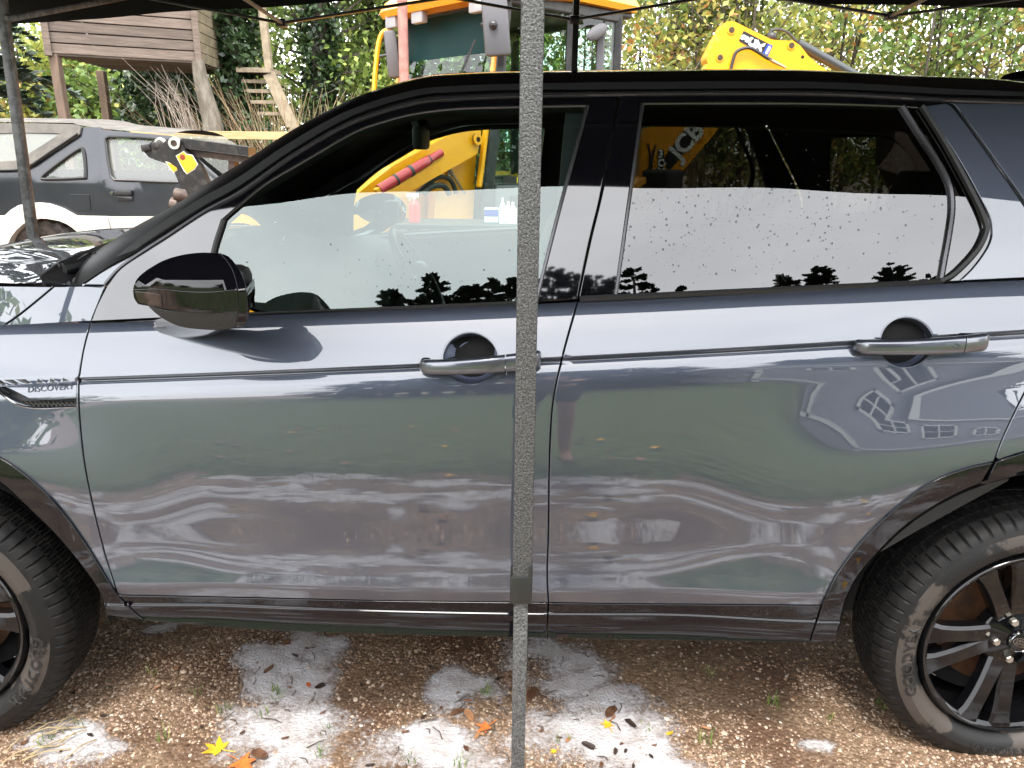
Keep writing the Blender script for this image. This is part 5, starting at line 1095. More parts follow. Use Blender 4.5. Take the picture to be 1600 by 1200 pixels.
p5('strut_band', BLK, fn=lambda b: (b.tube([s0+(s2-s0)*.47, s0+(s2-s0)*.51], .045, 12), b.tube([s0+(s2-s0)*.24, s0+(s2-s0)*.27], .045, 12), b.tube([s0+(s2-s0)*.78, s0+(s2-s0)*.80], .036, 12)), smooth=True)
e0, e1 = onv(598, 300, .84), onv(695, 243, .84); p5('strut_channel', YEL, fn=lambda b: b.bar(e0, e1, .03, .03))
yk = [onv(x, y, .84) for x, y in ((583, 296), (592, 288), (604, 296), (600, 302), (586, 302))]; p5('strut_foot', YEL, fn=lambda b: b.prism(yk, FV*.05))
# yellow cowl side with the warning triangle and plates
side = [onv(x, y, .56) for x, y in ((598, 302), (640, 282), (692, 236), (709, 230), (712, 250), (708, 270), (718, 302))]; sd_ = p5('side_panel', YEL, fn=lambda b: b.prism(side, -FV*.03))
tri = [onv(x, y, .572) for x, y in ((680, 256), (667, 285), (695, 285))]; p5('warning_triangle', WHT, fn=lambda b: b.prism(tri, FV*.003))
tq = MB(); EX5 = -FU; EZ5 = np.array([0, 0, 1.]); add_text(tq, '52', onv(680.5, 271, .578), EX5, EZ5, .052, 1, .001); add_text(tq, 'LIFT', onv(681, 281, .578), EX5, EZ5, .04, 1, .001); tq.build('decal_text', DEC, D5)
gp = [onv(x, y, .567) for x, y in ((683, 256.5), (693, 257), (693, 272), (688.5, 271))]; p5('green_plate', mat('decal_green', (.02, .30, .10), .4), fn=lambda b: b.prism(gp, FV*.003)); tq = MB(); add_text(tq, 'CE', onv(689.5, 263, .573), EX5, EZ5, .05, 1, .001); tq.build('decal_text', WHT, D5)
wp = [onv(x, y, .567) for x, y in ((657, 258), (669, 258), (669, 270), (657, 269))]; p5('white_plate', WHT, fn=lambda b: b.prism(wp, FV*.003)); tq = MB(); add_text(tq, '83', onv(663, 264, .573), EX5, EZ5, .055, 1, .003); tq.build('decal_text', DEC, D5)
p5('hydraulic_hose', HOSE, fn=lambda b: b.tube(cat([onv(x, y, .66) for x, y in ((652, 302), (668, 288), (685, 277), (700, 279), (708, 288), (712, 302))], 5), .02, 8), smooth=True)
p5('hydraulic_hose', HOSE, fn=lambda b: b.tube(cat([onv(x, y, .70) for x, y in ((662, 303), (675, 292), (690, 290), (698, 296), (702, 304))], 5), .024, 8), smooth=True)
p5('grab_rail', RODC, fn=lambda b: b.tube(cat([onv(x, y, .64) for x, y in ((708, 226), (712, 232), (702, 252), (705, 268), (718, 290), (726, 303))], 5), .014, 8), smooth=True)
for px in (699, 703): p5('steel_pipe', RODC, fn=lambda b: b.tube([onv(px, 250, .62), onv(px+2, 276, .62)], .010, 6), smooth=True)
# front hitch: worn black linkage plates with yellow stickers, cross beam
def hp(px, py, y): return P(px, py, y)
def plate(nm, pts, y, th, m, par=None): return p5(nm, m, par, fn=lambda b: b.prism([hp(*p_, y) for p_ in pts], (0, th, 0)))
LINK_N = [(246, 236), (250, 228), (262, 217), (271, 214), (280, 218), (283, 226), (290, 236), (298, 242), (312, 258), (330, 296), (345, 322), (322, 340), (300, 318), (286, 288), (276, 262), (262, 252)]
LINK_F = [(224, 236), (229, 228), (240, 219), (249, 217), (256, 221), (262, 232), (270, 243), (282, 252), (294, 272), (308, 300), (318, 322), (300, 330), (284, 298), (272, 268), (262, 256), (248, 252), (233, 246)]
ya_, yb5 = 5.60, 5.95
ln = plate('linkage_plate', LINK_N, ya_, .07, GRB); lf = plate('linkage_plate', LINK_F, yb5, .07, GRB)
st = plate('yellow_sticker', [(275.5, 244), (287, 237), (291, 241.5), (300, 243), (308, 257), (303, 264), (292, 271), (288, 266)], ya_-.004, .003, YEL2, ln); plate('sticker_edge', [(274.5, 243.5), (287, 236), (291.5, 240.5), (301, 242), (309.5, 257), (304, 265), (292, 272.5), (287, 267)], ya_-.0015, .001, WHT, ln)
plate('yellow_sticker', [(259.5, 253), (273, 258), (279, 263.5), (271, 269)], yb5-.004, .003, YEL2, lf); plate('sticker_edge', [(258, 252), (274, 257), (280.5, 263.5), (271, 270.5)], yb5-.0015, .001, WHT, lf)
p5('sticker_mark', mat('sticker_red', (.25, .03, .01), .5), st, fn=lambda b: b.lathe([(.001, -.007), (.017, -.007), (.019, -.004)], hp(285.5, 245.5, ya_), (0, 1, 0), 12))
for px, py, y, par in ((273.5, 224, ya_, ln), (251, 224, yb5, lf)):
    p5('pivot_boss', RODC, par, fn=lambda b: b.lathe([(.022, -.02), (.040, -.02), (.044, -.012), (.044, .01)], hp(px, py, y), (0, 1, 0), 20), smooth=30); p5('pivot_pin', PINM, par, fn=lambda b: b.lathe([(.001, -.014), (.022, -.014)], hp(px, py, y), (0, 1, 0), 14))
p5('pivot_lug', GRB, fn=lambda b: (b.bar(hp(222, 232, yb5), hp(236, 230, yb5), .05, .05, bev=.01), b.bar(hp(240, 229, ya_+.1), hp(254, 226, ya_+.1), .06, .05, bev=.01)), smooth=30)
p5('cross_beam', GRB, fn=lambda b: b.prism([hp(*p_, 5.62) for p_ in ((284, 216), (388, 230), (388, 244), (284, 231))], (0, .16, 0))); p5('lower_beam', mat('rusty_beam', (.05, .035, .03), .6, col2=(.13, .085, .065), nscale=14), fn=lambda b: b.prism([hp(*p_, 5.66) for p_ in ((288, 233), (386, 245.5), (391, 251), (388, 255), (300, 244))], (0, .14, 0)))
p5('beam_leg', mat('rusty_beam'), fn=lambda b: b.prism([hp(*p_, 5.68) for p_ in ((357, 251), (366, 252), (364, 278), (356, 278))], (0, .1, 0)))
p5('tilt_ram', mat('dusty_ram', (.07, .035, .026), .5, .2, col2=(.13, .095, .075), nscale=16), fn=lambda b: (b.tube([hp(274, 303, 5.75), hp(300, 308, 5.75)], .045, 12), b.tube([hp(268, 318, 5.8), hp(300, 326, 5.8)], .05, 12)), smooth=True); p5('ram_bracket', GRB, fn=lambda b: b.prism([hp(*p_, 5.85) for p_ in ((272, 296), (300, 300), (320, 330), (268, 336))], (0, .08, 0)))
def bucket(b):
    prof = [(3.55, .75), (3.35, .55), (3.32, .25), (3.55, .06), (4.1, .03)]; vs = [L5(u, v, z) for u, z in prof for v in (-1.05, 1.05)]; b.add(vs, [(2*i, 2*i+1, 2*i+3, 2*i+2) for i in range(4)]); b.add([L5(u, v, z) for v in (-1.05, 1.05) for u, z in prof], [(0, 1, 2, 3, 4), (5, 6, 7, 8, 9)])
p5('front_bucket', GRB, fn=bucket)
# wheels and rear fenders
for s in (1, -1):
    for u, r_, w_, z in ((-.95, .58, .46, .58), (1.75, .46, .34, .46)):
        def tyre(b):
            prof = [(r_*.5, .05), (r_*.56, .02), (r_*.9, 0), (r_, .07), (r_, w_-.07), (r_*.9, w_), (r_*.5, w_-.06)]; c = L5(u, (1.06 if u < 0 else .95)*s, z); ax = -FV*s; vs = []; n = 48; K = len(prof)
            for i in range(n):
                a = 2*math.pi*i/n; d = FU*math.cos(a)+np.array([0, 0, 1])*math.sin(a)
                for j, (rr, h) in enumerate(prof): vs.append(c+d*(rr-(.045 if (2 < j < 5 and i % 3 == 0) else 0))+ax*h)
            b.add(vs, [(i*K+j, ((i+1) % n)*K+j, ((i+1) % n)*K+j+1, i*K+j+1) for i in range(n) for j in range(K-1)])
        wt = p5('wheel', mat('tractor_tyre', (.02, .02, .02), .8, col2=(.07, .06, .05), nscale=10), fn=tyre, smooth=25); p5('rim', YEL, wt, fn=lambda b: b.lathe([(.001, .1), (r_*.2, .1), (r_*.25, .16), (r_*.45, .2), (r_*.5, .05)], L5(u, (1.06 if u < 0 else .95)*s, z), tuple(-FV*s), 24), smooth=30)
    def fender(b):
        o_ = [(-.95+.74*math.cos(a), .58+.70*math.sin(a)) for a in np.linspace(R(8), R(75), 12)]; i_ = [(-.95+.68*math.cos(a), .58+.64*math.sin(a)) for a in np.linspace(R(75), R(8), 12)]
        b.prism([L5(u, .62*s, z) for u, z in o_+i_], FV*.50*s)
    p5('rear_fender', YEL, fn=fender, smooth=30)
fs_ = [onv(x, y, 1.12) for x, y in ((843, 242), (858, 228), (882, 222), (884, 240), (872, 256), (856, 268), (843, 282))]; p5('fender_side', YEL2, fn=lambda b: b.prism(fs_, -FV*.06))
# rear: kingpost frame, boom with its big lettering, dipper knee above the roof line
p5('rear_frame', BLK, fn=lambda b: (bx(b, -1.9, 0, .75, .25, 2.1, .5, .03), bx(b, -2.1, .3, .95, .3, .4, .7, .04)))
YB = 9.55
BOOM = [(996, 300), (1004, 210), (1006, 202), (1050, 190), (1108, 98), (1140, 110), (1150, 140), (1120, 205), (1046, 292), (1030, 330), (1000, 330)]
bm_ = p5('boom', YEL, fn=lambda b: b.prism([P(*q, YB) for q in BOOM], (0, .26, 0)))
band = [(1038, 289), (1040, 262), (1078, 203), (1100, 170), (1122, 170), (1100, 208), (1043, 288)]
bd = p5('lettering_band', DEC, bm_, fn=lambda b: b.prism([P(*q, YB-.006) for q in ((1037, 247), (1075, 196), (1093, 172), (1119, 172), (1102, 196), (1048, 265), (1043, 270))], (0, .005, 0)))
A_, B_5 = P(1044, 256, YB-.012), P(1104, 186, YB-.012); ex = (B_5-A_); ln_ = np.linalg.norm(ex); ex = ex/ln_; ey = np.cross(ex, np.array([0, 1., 0])); ey = ey if ey[2] > 0 else -ey
tq = MB(); add_text(tq, 'JCB', A_+ex*ln_*.50+ey*.004, ex, ey, .285, 1.0, .010); tq.build('lettering', WHT, bd)
cxp = p5('model_plate', DEC, bm_, fn=lambda b: b.prism([P(*q, YB-.005) for q in ((1028, 233), (1038, 234), (1037, 277), (1026, 275))], (0, .004, 0)))
for ch, py in (('3', 241), ('C', 255), ('X', 269)): tq = MB(); add_text(tq, ch, P(1032.5, py, YB-.009), np.array([1, 0, -.03]), np.array([.03, 0, 1.]), .115, .95, .006); tq.build('letter', WHT, cxp)
p5('boom_hose', HOSE, fn=lambda b: (b.tube(cat([P(x, y, YB-.08) for x, y in ((1012, 224), (1016, 250), (1010, 285))], 4), .015, 6), b.tube(cat([P(x, y, YB-.08) for x, y in ((1024, 226), (1018, 255), (1018, 288))], 4), .015, 6)), smooth=True)
YD = 9.9
DIP = cat([(1104, 92), (1109, 78), (1128, 42), (1136, 34), (1148, 34), (1164, 42), (1198, 58), (1210, 62.5), (1236, 64), (1250, 71), (1262, 86), (1278, 100), (1320, 128), (1420, 190), (1416, 204), (1300, 150), (1240, 128), (1180, 120), (1130, 112), (1110, 103)], 2, True)
dp = p5('dipper', YEL2, fn=lambda b: b.prism([P(*q, YD) for q in DIP], (0, .30, 0)))
for px, py in ((1143, 47), (1125, 90), (1236.5, 71)): p5('dipper_pin', PINM, dp, fn=lambda b: b.lathe([(.001, -.02), (.03, -.02), (.034, -.012), (.034, .0)], P(px, py, YD), (0, 1, 0), 16)); p5('pin_collar', YEL, dp, fn=lambda b: b.lathe([(.034, -.012), (.05, -.012), (.054, 0)], P(px, py, YD), (0, 1, 0), 20))
p5('dipper_hole', DARK, dp, fn=lambda b: b.lathe([(.001, -.003), (.02, -.003)], P(1254, 89, YD), (0, 1, 0), 12))
c_ = ((1162, 48), (1207.5, 71.5), (1199, 88.5), (1154.5, 64)); pd = p5('model_plate', DEC, dp, fn=lambda b: b.prism([P(*q, YD-.005) for q in c_], (0, .004, 0)))
p5('blue_plate', DECB, dp, fn=lambda b: b.prism([P(*q, YD-.0065) for q in ((1200, 67.6), (1207.6, 71.4), (1199, 88.6), (1191, 84.4))], (0, .001, 0)))
p0_, p1_ = P(1158, 56, YD-.01), P(1195, 76, YD-.01); ex = p1_-p0_; ex /= np.linalg.norm(ex); ey = np.cross(ex, np.array([0, 1., 0])); ey = ey if ey[2] > 0 else -ey
for ch, (px, py) in (('3', (1165, 60)), ('C', (1176, 66.5)), ('X', (1187, 72.5))): tq = MB(); add_text(tq, ch, P(px, py, YD-.01), ey, -ex, .125, .95, .010) if False else add_text(tq, ch, P(px, py, YD-.01), -ey*-1, -ex, .125, .95, .010); tq.build('letter', WHT, pd)
tq = MB(); add_text(tq, 'eco', P(1199.5, 78, YD-.012), ey, -ex, .06, 1.1, .003); tq.build('letter', WHT, pd)
p5('dipper_hose', HOSE, fn=lambda b: b.tube(cat([P(x, y, YD-.05) for x, y in ((1141, 112), (1145, 95), (1150, 82), (1160, 76), (1172, 75), (1184, 81), (1196, 89), (1206, 94))], 4), .02, 8), smooth=True)
p5('hose_fitting', mat('brass_fitting', (.45, .36, .2), .35, .9), fn=lambda b: b.tube([P(1198, 90, YD-.05), P(1210, 97, YD-.05), P(1228, 106, YD-.05)], [.018, .022, .014], 8), smooth=True)
p5('dipper_ram', mat('ram_grey', (.05, .055, .055), .3, .3), fn=lambda b: (b.tube([P(1246, 68, YD+.15), P(1318, 108, YD+.15), P(1420, 168, YD+.15)], .06, 12)), smooth=True)
p5('top_hose', HOSE, fn=lambda b: (b.tube(cat([P(x, y, YD+.15) for x, y in ((1200, 56), (1206, 48), (1216, 46), (1230, 50), (1240, 60), (1250, 70))], 4), .018, 6), b.tube(cat([P(x, y, YD+.2) for x, y in ((1202, 47), (1214, 45.5), (1226, 48), (1235, 54))], 4), .014, 6), b.ball(P(1206, 58, YD+.15), .06)), smooth=True)
p5('backhoe_bucket', GRB, fn=lambda b: b.prism([P(*q, YD+.02) for q in ((1400, 180), (1500, 190), (1560, 260), (1520, 330), (1430, 330), (1395, 250))], (0, .5, 0)))
# the thin rusty stack in front of the cab
EXH = mat('rusty_pipe', (.30, .14, .115), .55, .2, col2=(.38, .2, .165), nscale=12)
q = L5(1.9, .05, 0); pe = P(630, 60, q[1]); p5('exhaust_stack', EXH, fn=lambda b: (b.tube([(pe[0], q[1], 1.4), (pe[0]+.0, q[1], 2.62)], .040, 14), b.tube([(pe[0], q[1], 2.60), (pe[0]-.0, q[1], 2.63)], .042, 14)), smooth=40)
# ================================================================== treehouse, rail, ladder
BARK = mat('bark', (.075, .06, .045), .85, col2=(.04, .032, .025), nscale=14, stretch=(1, 1, .25), bump=.6, bscale=40)
GREYB = mat('grey_bark', (.17, .15, .12), .85, col2=(.10, .085, .065), nscale=16, stretch=(1, 1, .3))
PLK = [mat('weathered_plank_%s' % k, c, .8, col2=c2, nscale=7, stretch=(.5, .5, 7), bump=.5, bscale=30) for k, c, c2 in (('brown', (.135, .105, .085), (.09, .068, .055)), ('grey', (.17, .13, .105), (.115, .086, .068)), ('dark', (.118, .09, .072), (.08, .06, .048)))]
PLS = mat('side_plank', (.24, .2, .13), .8, col2=(.16, .135, .085), nscale=7, bump=.4, bscale=30); POSTW = mat('post_wood', (.16, .11, .08), .85, col2=(.10, .07, .05), nscale=9, stretch=(1, 1, .2), bump=.5, bscale=40)  # first: paler, yellower boards, used on the right-hand wall only
A6 = P(77, 84, 9.5); B6 = P(311, 96.5, 10.2); z6 = (A6[2]+B6[2])/2; A6 = np.array([A6[0], A6[1], z6]); B6 = np.array([B6[0], B6[1], z6]); dx = (B6-A6); W6 = np.linalg.norm(dx); dx /= W6; C6 = P(365, 117, 11.9); dy = np.array([C6[0]-B6[0], C6[1]-B6[1], 0]); D6 = np.linalg.norm(dy); dy /= D6
TH = thing('treehouse', 'weathered timber playhouse raised on posts at the back left', 'treehouse', tuple((A6+B6)/2*np.array([1, 1, 0])))
def rot2(d): return Matrix(((d[0], -d[1], 0), (d[1], d[0], 0), (0, 0, 1)))
hpk = .118
for k in range(17):
    zc = z6+hpk*(k+.5); m = PLK[random.randrange(3)]; ti = R(-4)
    b = MB(); b.box((A6+B6)/2*np.array([1, 1, 0])+np.array([0, 0, zc]), (W6, .028, hpk-.010), rot2(dx) @ Matrix.Rotation(ti, 3, 'X'), .004); b.build('plank', m, TH)
    c = B6+dy*D6/2; b = MB(); b.box((c[0], c[1], zc), (D6, .028, hpk-.010), rot2(dy) @ Matrix.Rotation(-ti, 3, 'X'), .004); b.build('plank', PLS, TH)
    if k % 1 == 0:
        c = A6+dy*D6/2; b = MB(); b.box((c[0], c[1], zc), (D6, .028, hpk-.010), rot2(dy)); b.build('plank', m, TH); c = (A6+B6)/2+dy*D6; b = MB(); b.box((c[0], c[1], zc), (W6, .028, hpk-.010), rot2(dx)); b.build('plank', m, TH)
for q in (A6, B6): b = MB(); b.box((q[0]-dy[0]*.02, q[1]-dy[1]*.02, z6+1.0), (.075, .06, 2.05), rot2(dx), .005); b.build('corner_board', PLK[1], TH)
fc = (A6+B6)/2+dy*D6/2; 
for k in range(9): c = A6+dx*(W6/2)+dy*(D6*(k+.5)/9); b = MB(); b.box((c[0], c[1], z6+.0), (W6-.06, D6/9-.006, .03), rot2(dx)); b.build('floor_board', PLK[k % 3], TH)
b = MB(); b.prism([A6-dx*.2-dy*.2+np.array([0, 0, 2.02]), B6+dx*.2-dy*.2+np.array([0, 0, 2.02]), B6+dx*.2+dy*(D6+.2)+np.array([0, 0, 2.25]), A6-dx*.2+dy*(D6+.2)+np.array([0, 0, 2.25])], (0, 0, .06)); b.build('roof', PLK[2], TH)
for q0, q1, w_ in ((P(86, 90, 9.56), P(101, 196, 9.56), .10), ):
    b = MB(); b.bar((q0[0], q0[1], z6), (q0[0]+.02, q0[1], 0), w_, w_, bev=.008); b.build('post', POSTW, TH)
q0 = P(157, 104, 11.6); b = MB(); b.bar((q0[0], q0[1], z6), (q0[0], q0[1], 0), .105, .105, bev=.008); b.build('post', POSTW, TH)
q0 = P(352, 112, 11.6); b = MB(); b.bar((q0[0], q0[1], z6), (q0[0], q0[1], 0), .10, .10, bev=.008); b.build('post', POSTW, TH)
tp = [P(x, y, 10.15) for x, y in ((309, 96), (313, 120), (319, 145), (326, 170), (332, 195), (335, 222))]; tp.append(np.array([tp[-1][0]+.05, 10.15, 0])); b = MB(); b.tube(cat(tp, 3), [.075+.004*i for i in range(19)], 9); b.build('trunk_post', GREYB, TH, True)
RL = thing('fence_rail', 'pale new timber rail between the posts in front of the ivy, behind the dark off-roader', 'fence', tuple(P(335, 212, 9.7)*np.array([1, 1, 0])))
NEWW = mat('new_timber', (.52, .36, .17), .7, col2=(.42, .28, .13), nscale=6, stretch=(.4, 3, 6)); q0, q1 = P(205, 204.5+5, 9.9), P(461, 212.5, 9.6); b = MB(); b.bar(q0, q1, .05, .09, bev=.004); b.build('rail', NEWW, RL)
for px in (262, 445): q = P(px, 215, 9.85); b = MB(); b.box((q[0], q[1]+.05, q[2]/2-.02), (.08, .08, q[2])); b.build('post', POSTW, RL)
LD = thing('ladder', 'wooden steps with a tall handrail post beside the ivy trunk', 'steps', tuple(P(420, 150, 11.2)*np.array([1, 1, 0]))); LW = mat('pale_old_wood', (.36, .30, .21), .8, col2=(.25, .2, .14), nscale=9)
b = MB(); b.bar(P(408, 0, 11.2), P(421, 112, 11.2), .09, .09); b.build('handrail_post', LW, LD); b = MB(); b.bar(P(420, 115, 11.1), P(470, 225, 11.1), .06, .15); b.build('stringer', LW, LD); b = MB(); b.bar(P(372, 120, 11.5), P(415, 225, 11.5), .06, .15); b.build('stringer', LW, LD)
b = MB(); b.box(P(405, 112, 11.3), (.46, .5, .06)); b.build('landing', LW, LD)
for i, (x, y) in enumerate(((404, 128), (408, 143), (418, 160), (428, 178))): b = MB(); b.box(P(x, y, 11.25), (.40, .22, .045)); b.build('tread', LW, LD)
# ================================================================== foliage builders
def leafquads(C, size, r, flat=.0):
    """rhombic leaf faces at points C"""
    n = len(C); a = r.normal(0, 1, (n, 3)); a /= np.linalg.norm(a, axis=1)[:, None]; b_ = r.normal(0, 1, (n, 3)); b_ -= a*np.sum(a*b_, 1)[:, None]; b_ /= np.linalg.norm(b_, axis=1)[:, None]
    s = (size*r.uniform(.6, 1.25, n))[:, None]; return np.stack([C-a*s, C-b_*s*.55, C+a*s, C+b_*s*.55], 1)
def crown(name, Q, m, parent, r, rnd=None):
    return np_mesh(name, Q.reshape(-1, 3), np.arange(len(Q)*4).reshape(-1, 4), m, parent, r.random(len(Q)) if rnd is None else rnd)
def lm(name, ramp, trans=.35): return mat(name, attr='rnd', ramp=ramp, rough=.55, trans=trans)
L_AUT = lm('autumn_leaf', [(0, (.08, .11, .03)), (.35, (.19, .24, .055)), (.65, (.36, .36, .08)), (.85, (.52, .42, .10)), (1, (.42, .20, .07))])
L_GRN = lm('green_leaf', [(0, (.05, .10, .025)), (.5, (.14, .23, .05)), (.85, (.26, .36, .085)), (1, (.42, .42, .11))])
L_YEL = lm('pale_leaf', [(0, (.16, .21, .05)), (.5, (.40, .42, .10)), (.85, (.58, .50, .14)), (1, (.5, .3, .12))])
L_IVY = mat('ivy_leaf', attr='rnd', ramp=[(0, (.012, .028, .010)), (.5, (.03, .06, .02)), (.85, (.06, .11, .04)), (1, (.12, .17, .08))], rough=.35, trans=.1)
L_OAK = lm('dense_leaf', [(0, (.045, .08, .02)), (.5, (.15, .22, .045)), (.85, (.30, .40, .085)), (1, (.45, .48, .12))])
L_BRN = lm('dry_stem', [(0, (.12, .08, .05)), (.6, (.25, .17, .10)), (1, (.42, .33, .2))], 0)
def tree(name, label, x, y, h, w_, z0, leafm, nb, nl, ls, seed, group, stems=1, trunk_r=.07, spread=.16, barkm=None, lean=0, bare=.0, depth=.8):
    """stems and limbs with leaf sprays spread along the outer twigs"""
    r = np.random.default_rng(seed); t = thing(name, label, 'tree', (x, y, 0), group); b = MB(); C = []
    for s in range(stems):
        sx, sy = (r.normal(0, w_*.35), r.normal(0, w_*.25)) if stems > 1 else (0, 0); hs = h*r.uniform(.82, 1.05); le = lean+r.normal(0, .06)*h; ph = r.uniform(0, 6.28)
        sp_ = [np.array([x+sx+le*(g**1.5)+.05*math.sin(ph+g*7), y+sy+.05*math.cos(ph+g*6), hs*g]) for g in np.linspace(0, 1, 8)]; b.tube(sp_, [trunk_r*(1-.85*g)+.006 for g in np.linspace(0, 1, 8)], 6)
        for i in range(nb//stems):
            g = r.uniform(max(.12, z0/h-.08), .98); k = min(6, int(g*7)); p = sp_[k]+(sp_[k+1]-sp_[k])*(g*7-k); a = r.uniform(0, 6.283); ln_ = w_*(.35+.65*math.sin(math.pi*min(1, .25+g*.75)))*r.uniform(.4, 1.1)
            e = p+np.array([ln_*math.cos(a), ln_*math.sin(a)*depth, ln_*r.uniform(.15, .9)]); m_ = (p+e)/2+np.array([0, 0, -.06*ln_])+r.normal(0, .05, 3); bp = [p, m_, e]; b.tube(bp, [trunk_r*.28*(1-g*.5)+.004, .010, .004], 4, cap=False)
            for q in range(3):
                f = r.uniform(.35, .95); o = m_+(e-m_)*f; te = o+r.normal(0, 1, 3)*np.array([.3, .3, .26])*ln_*.6; b.tube([o, te], [.006, .003], 3, cap=False)
                if r.random() > bare: n = max(1, int(nl/(nb*4))); u = r.random((n, 1)); C.append(o+(te-o)*u+r.normal(0, spread, (n, 3)))
            if r.random() > bare: n = max(1, int(nl/(nb*4))); u = r.uniform(.3, 1.1, (n, 1)); C.append(p+(e-p)*u+r.normal(0, spread, (n, 3)))
    b.build('trunk', barkm or BARK, t, 60, fixn=False); C = np.concatenate(C); C = C[C[:, 2] > z0*.6]; Q = leafquads(C, ls, r)
    hue = np.clip(r.normal(.45, .2, len(Q))+(.18*np.sin(C[:, 0]*2.1+seed)+.14*np.sin(C[:, 2]*2.7+C[:, 1])), 0, 1); crown('crown', Q, leafm, t, r, hue); return t
ORD = 'first second third fourth fifth sixth seventh eighth ninth tenth eleventh twelfth thirteenth fourteenth fifteenth'.split()
# the thin autumn wood along the back, right
rt = random.Random(5)
KIND = [('yellowing', L_AUT, 'thin yellow-green autumn tree of many stems behind the digger'), ('green', L_GRN, 'slender green-leaved tree in the wood behind the digger'), ('pale', L_YEL, 'pale gold half-bare tree in the wood behind the digger')]
for i in range(15):
    px = 925+i*52+rt.uniform(-18, 18); y = rt.uniform(11.8, 16.5); x = P(px, 200, y)[0]; k = KIND[(0, 2, 0, 1, 0, 2, 0, 1)[i % 8]]
    tree('woodland_tree', k[2].replace('behind the digger', 'behind the digger, '+ORD[i]+' from the left'), x, y, rt.uniform(5.5, 7.5), rt.uniform(1.2, 1.9), .9, k[1], 62, 6000, .058, 300+i, 'trees of the autumn wood behind the digger', stems=4, trunk_r=.020, spread=.15, bare=.25, barkm=GREYB if i % 3 == 0 else BARK)
for i in range(7):
    y = rt.uniform(18, 22); px = 900+i*125+rt.uniform(-25, 25); x = P(px, 200, y)[0]
    tree('woodland_tree', KIND[i % 3][2].replace('behind the digger', 'far behind the digger, '+ORD[i]+' from the left'), x, y, rt.uniform(7.5, 9.5), 2.2, 1.0, KIND[i % 3][1], 60, 1500, .085, 340+i, 'far trees of the autumn wood', stems=3, trunk_r=.035, spread=.22, bare=.15)
# ivy clad tree left of the digger
def ivy(name, label, pts, rad, n, ls, seed, group=None, m=None, trunk=True, sub='crown'):
    r = np.random.default_rng(seed); t = thing(name, label, 'plant', tuple(np.array(pts[0])*np.array([1, 1, 0])), group); p = np.array(pts); 
    if trunk: b = MB(); b.tube([*p], [.12]*len(p), 8); b.build('trunk', BARK, t, True)
    f = r.uniform(0, len(p)-1.001, n); i = f.astype(int); u = (f-i)[:, None]; c = p[i]*(1-u)+p[i+1]*u; rr = np.interp(f, range(len(p)), rad); a = r.uniform(0, 6.283, n); lump = 1+.28*np.sin(a*3+f*4)+.2*np.sin(f*9+a*2); d = rr*lump*r.uniform(.6, 1.05, n)
    C = c+np.stack([d*np.cos(a), d*np.sin(a), r.normal(0, .07, n)], 1); Q = leafquads(C, ls, r); hue = np.clip(r.normal(.42, .22, n)+.25*(lump-1), 0, 1); crown(sub, Q, m or L_IVY, t, r, hue); return t
q = lambda px, py, y: P(px, py, y)
ivy('ivy', 'trunk wrapped in glossy dark ivy at the right corner of the treehouse', [(q(372, 200, 11.3)[0], 11.3, 0), q(372, 200, 11.3), q(368, 120, 11.3), q(366, 60, 11.3), q(362, 0, 11.3), q(356, -60, 11.3)], [.34, .34, .30, .30, .30, .3], 5200, .050, 71)
ivy('ivy_mass', 'dark ivy mass hanging under the treehouse floor', [(q(262, 200, 12.6)[0], 12.6, 0), q(258, 200, 12.6), q(262, 160, 12.6), q(255, 120, 12.6), q(262, 95, 12.6)], [.7, .62, .66, .6, .4], 4600, .058, 72)
ivy('ivy_bush', 'low ivy bush at the foot of the ivy trunk behind the rail', [(q(405, 240, 10.9)[0], 10.9, 0), q(405, 235, 10.9), q(398, 200, 10.9)], [.5, .45, .2], 1600, .05, 73)
T1 = tree('ivy_clad_tree', 'tall dense green tree with ivy trunk between the treehouse and the digger', q(508, 200, 13.2)[0], 13.2, 7.2, 1.75, 1.5, L_OAK, 150, 10500, .062, 401, None, trunk_r=.2, spread=.2, depth=.7)
ivy('ivy', 'ivy covered stem standing inside the dense green tree', [(q(500, 200, 12.9)[0], 12.9, 0), q(500, 180, 12.9), q(500, 90, 12.9), q(497, 0, 12.9)], [.3, .28, .27, .3], 2600, .055, 74)
tree('ivy_clad_tree', 'second dense green tree leaning right just left of the digger mirror', q(585, 200, 14)[0], 14.0, 6.8, 1.3, 1.2, L_OAK, 90, 5000, .065, 402, None, trunk_r=.12, spread=.22, lean=.4)
# pale hedge trees beyond the off-roader
for i in range(7):
    px = -30+i*62+rt.uniform(-12, 12); y = rt.uniform(14.5, 18); x = P(px, 200, y)[0]; 
    tree('hedge_tree', ('bright yellow-green hedge tree beyond the off-roader, ', 'golden hedge shrub beyond the off-roader, ')[i % 2]+ORD[i]+' from the left', x, y, rt.uniform(2.5, 3.7), 1.3, .4, (L_YEL, L_GRN, L_AUT)[i % 3], 60, 3800, .075, 420+i, 'hedge trees at the back left', stems=3, trunk_r=.04, spread=.17)
for i in range(3):
    px = 440+i*95; y = rt.uniform(16, 19); x = P(px, 200, y)[0]; tree('hedge_tree', 'green hedge tree behind the ivy clad tree, '+ORD[i]+' from the left', x, y, rt.uniform(4.5, 6.5), 1.5, .4, (L_GRN, L_AUT)[i % 2], 60, 2200, .08, 440+i, 'hedge trees behind the ivy clad tree', stems=3, trunk_r=.05, spread=.2)
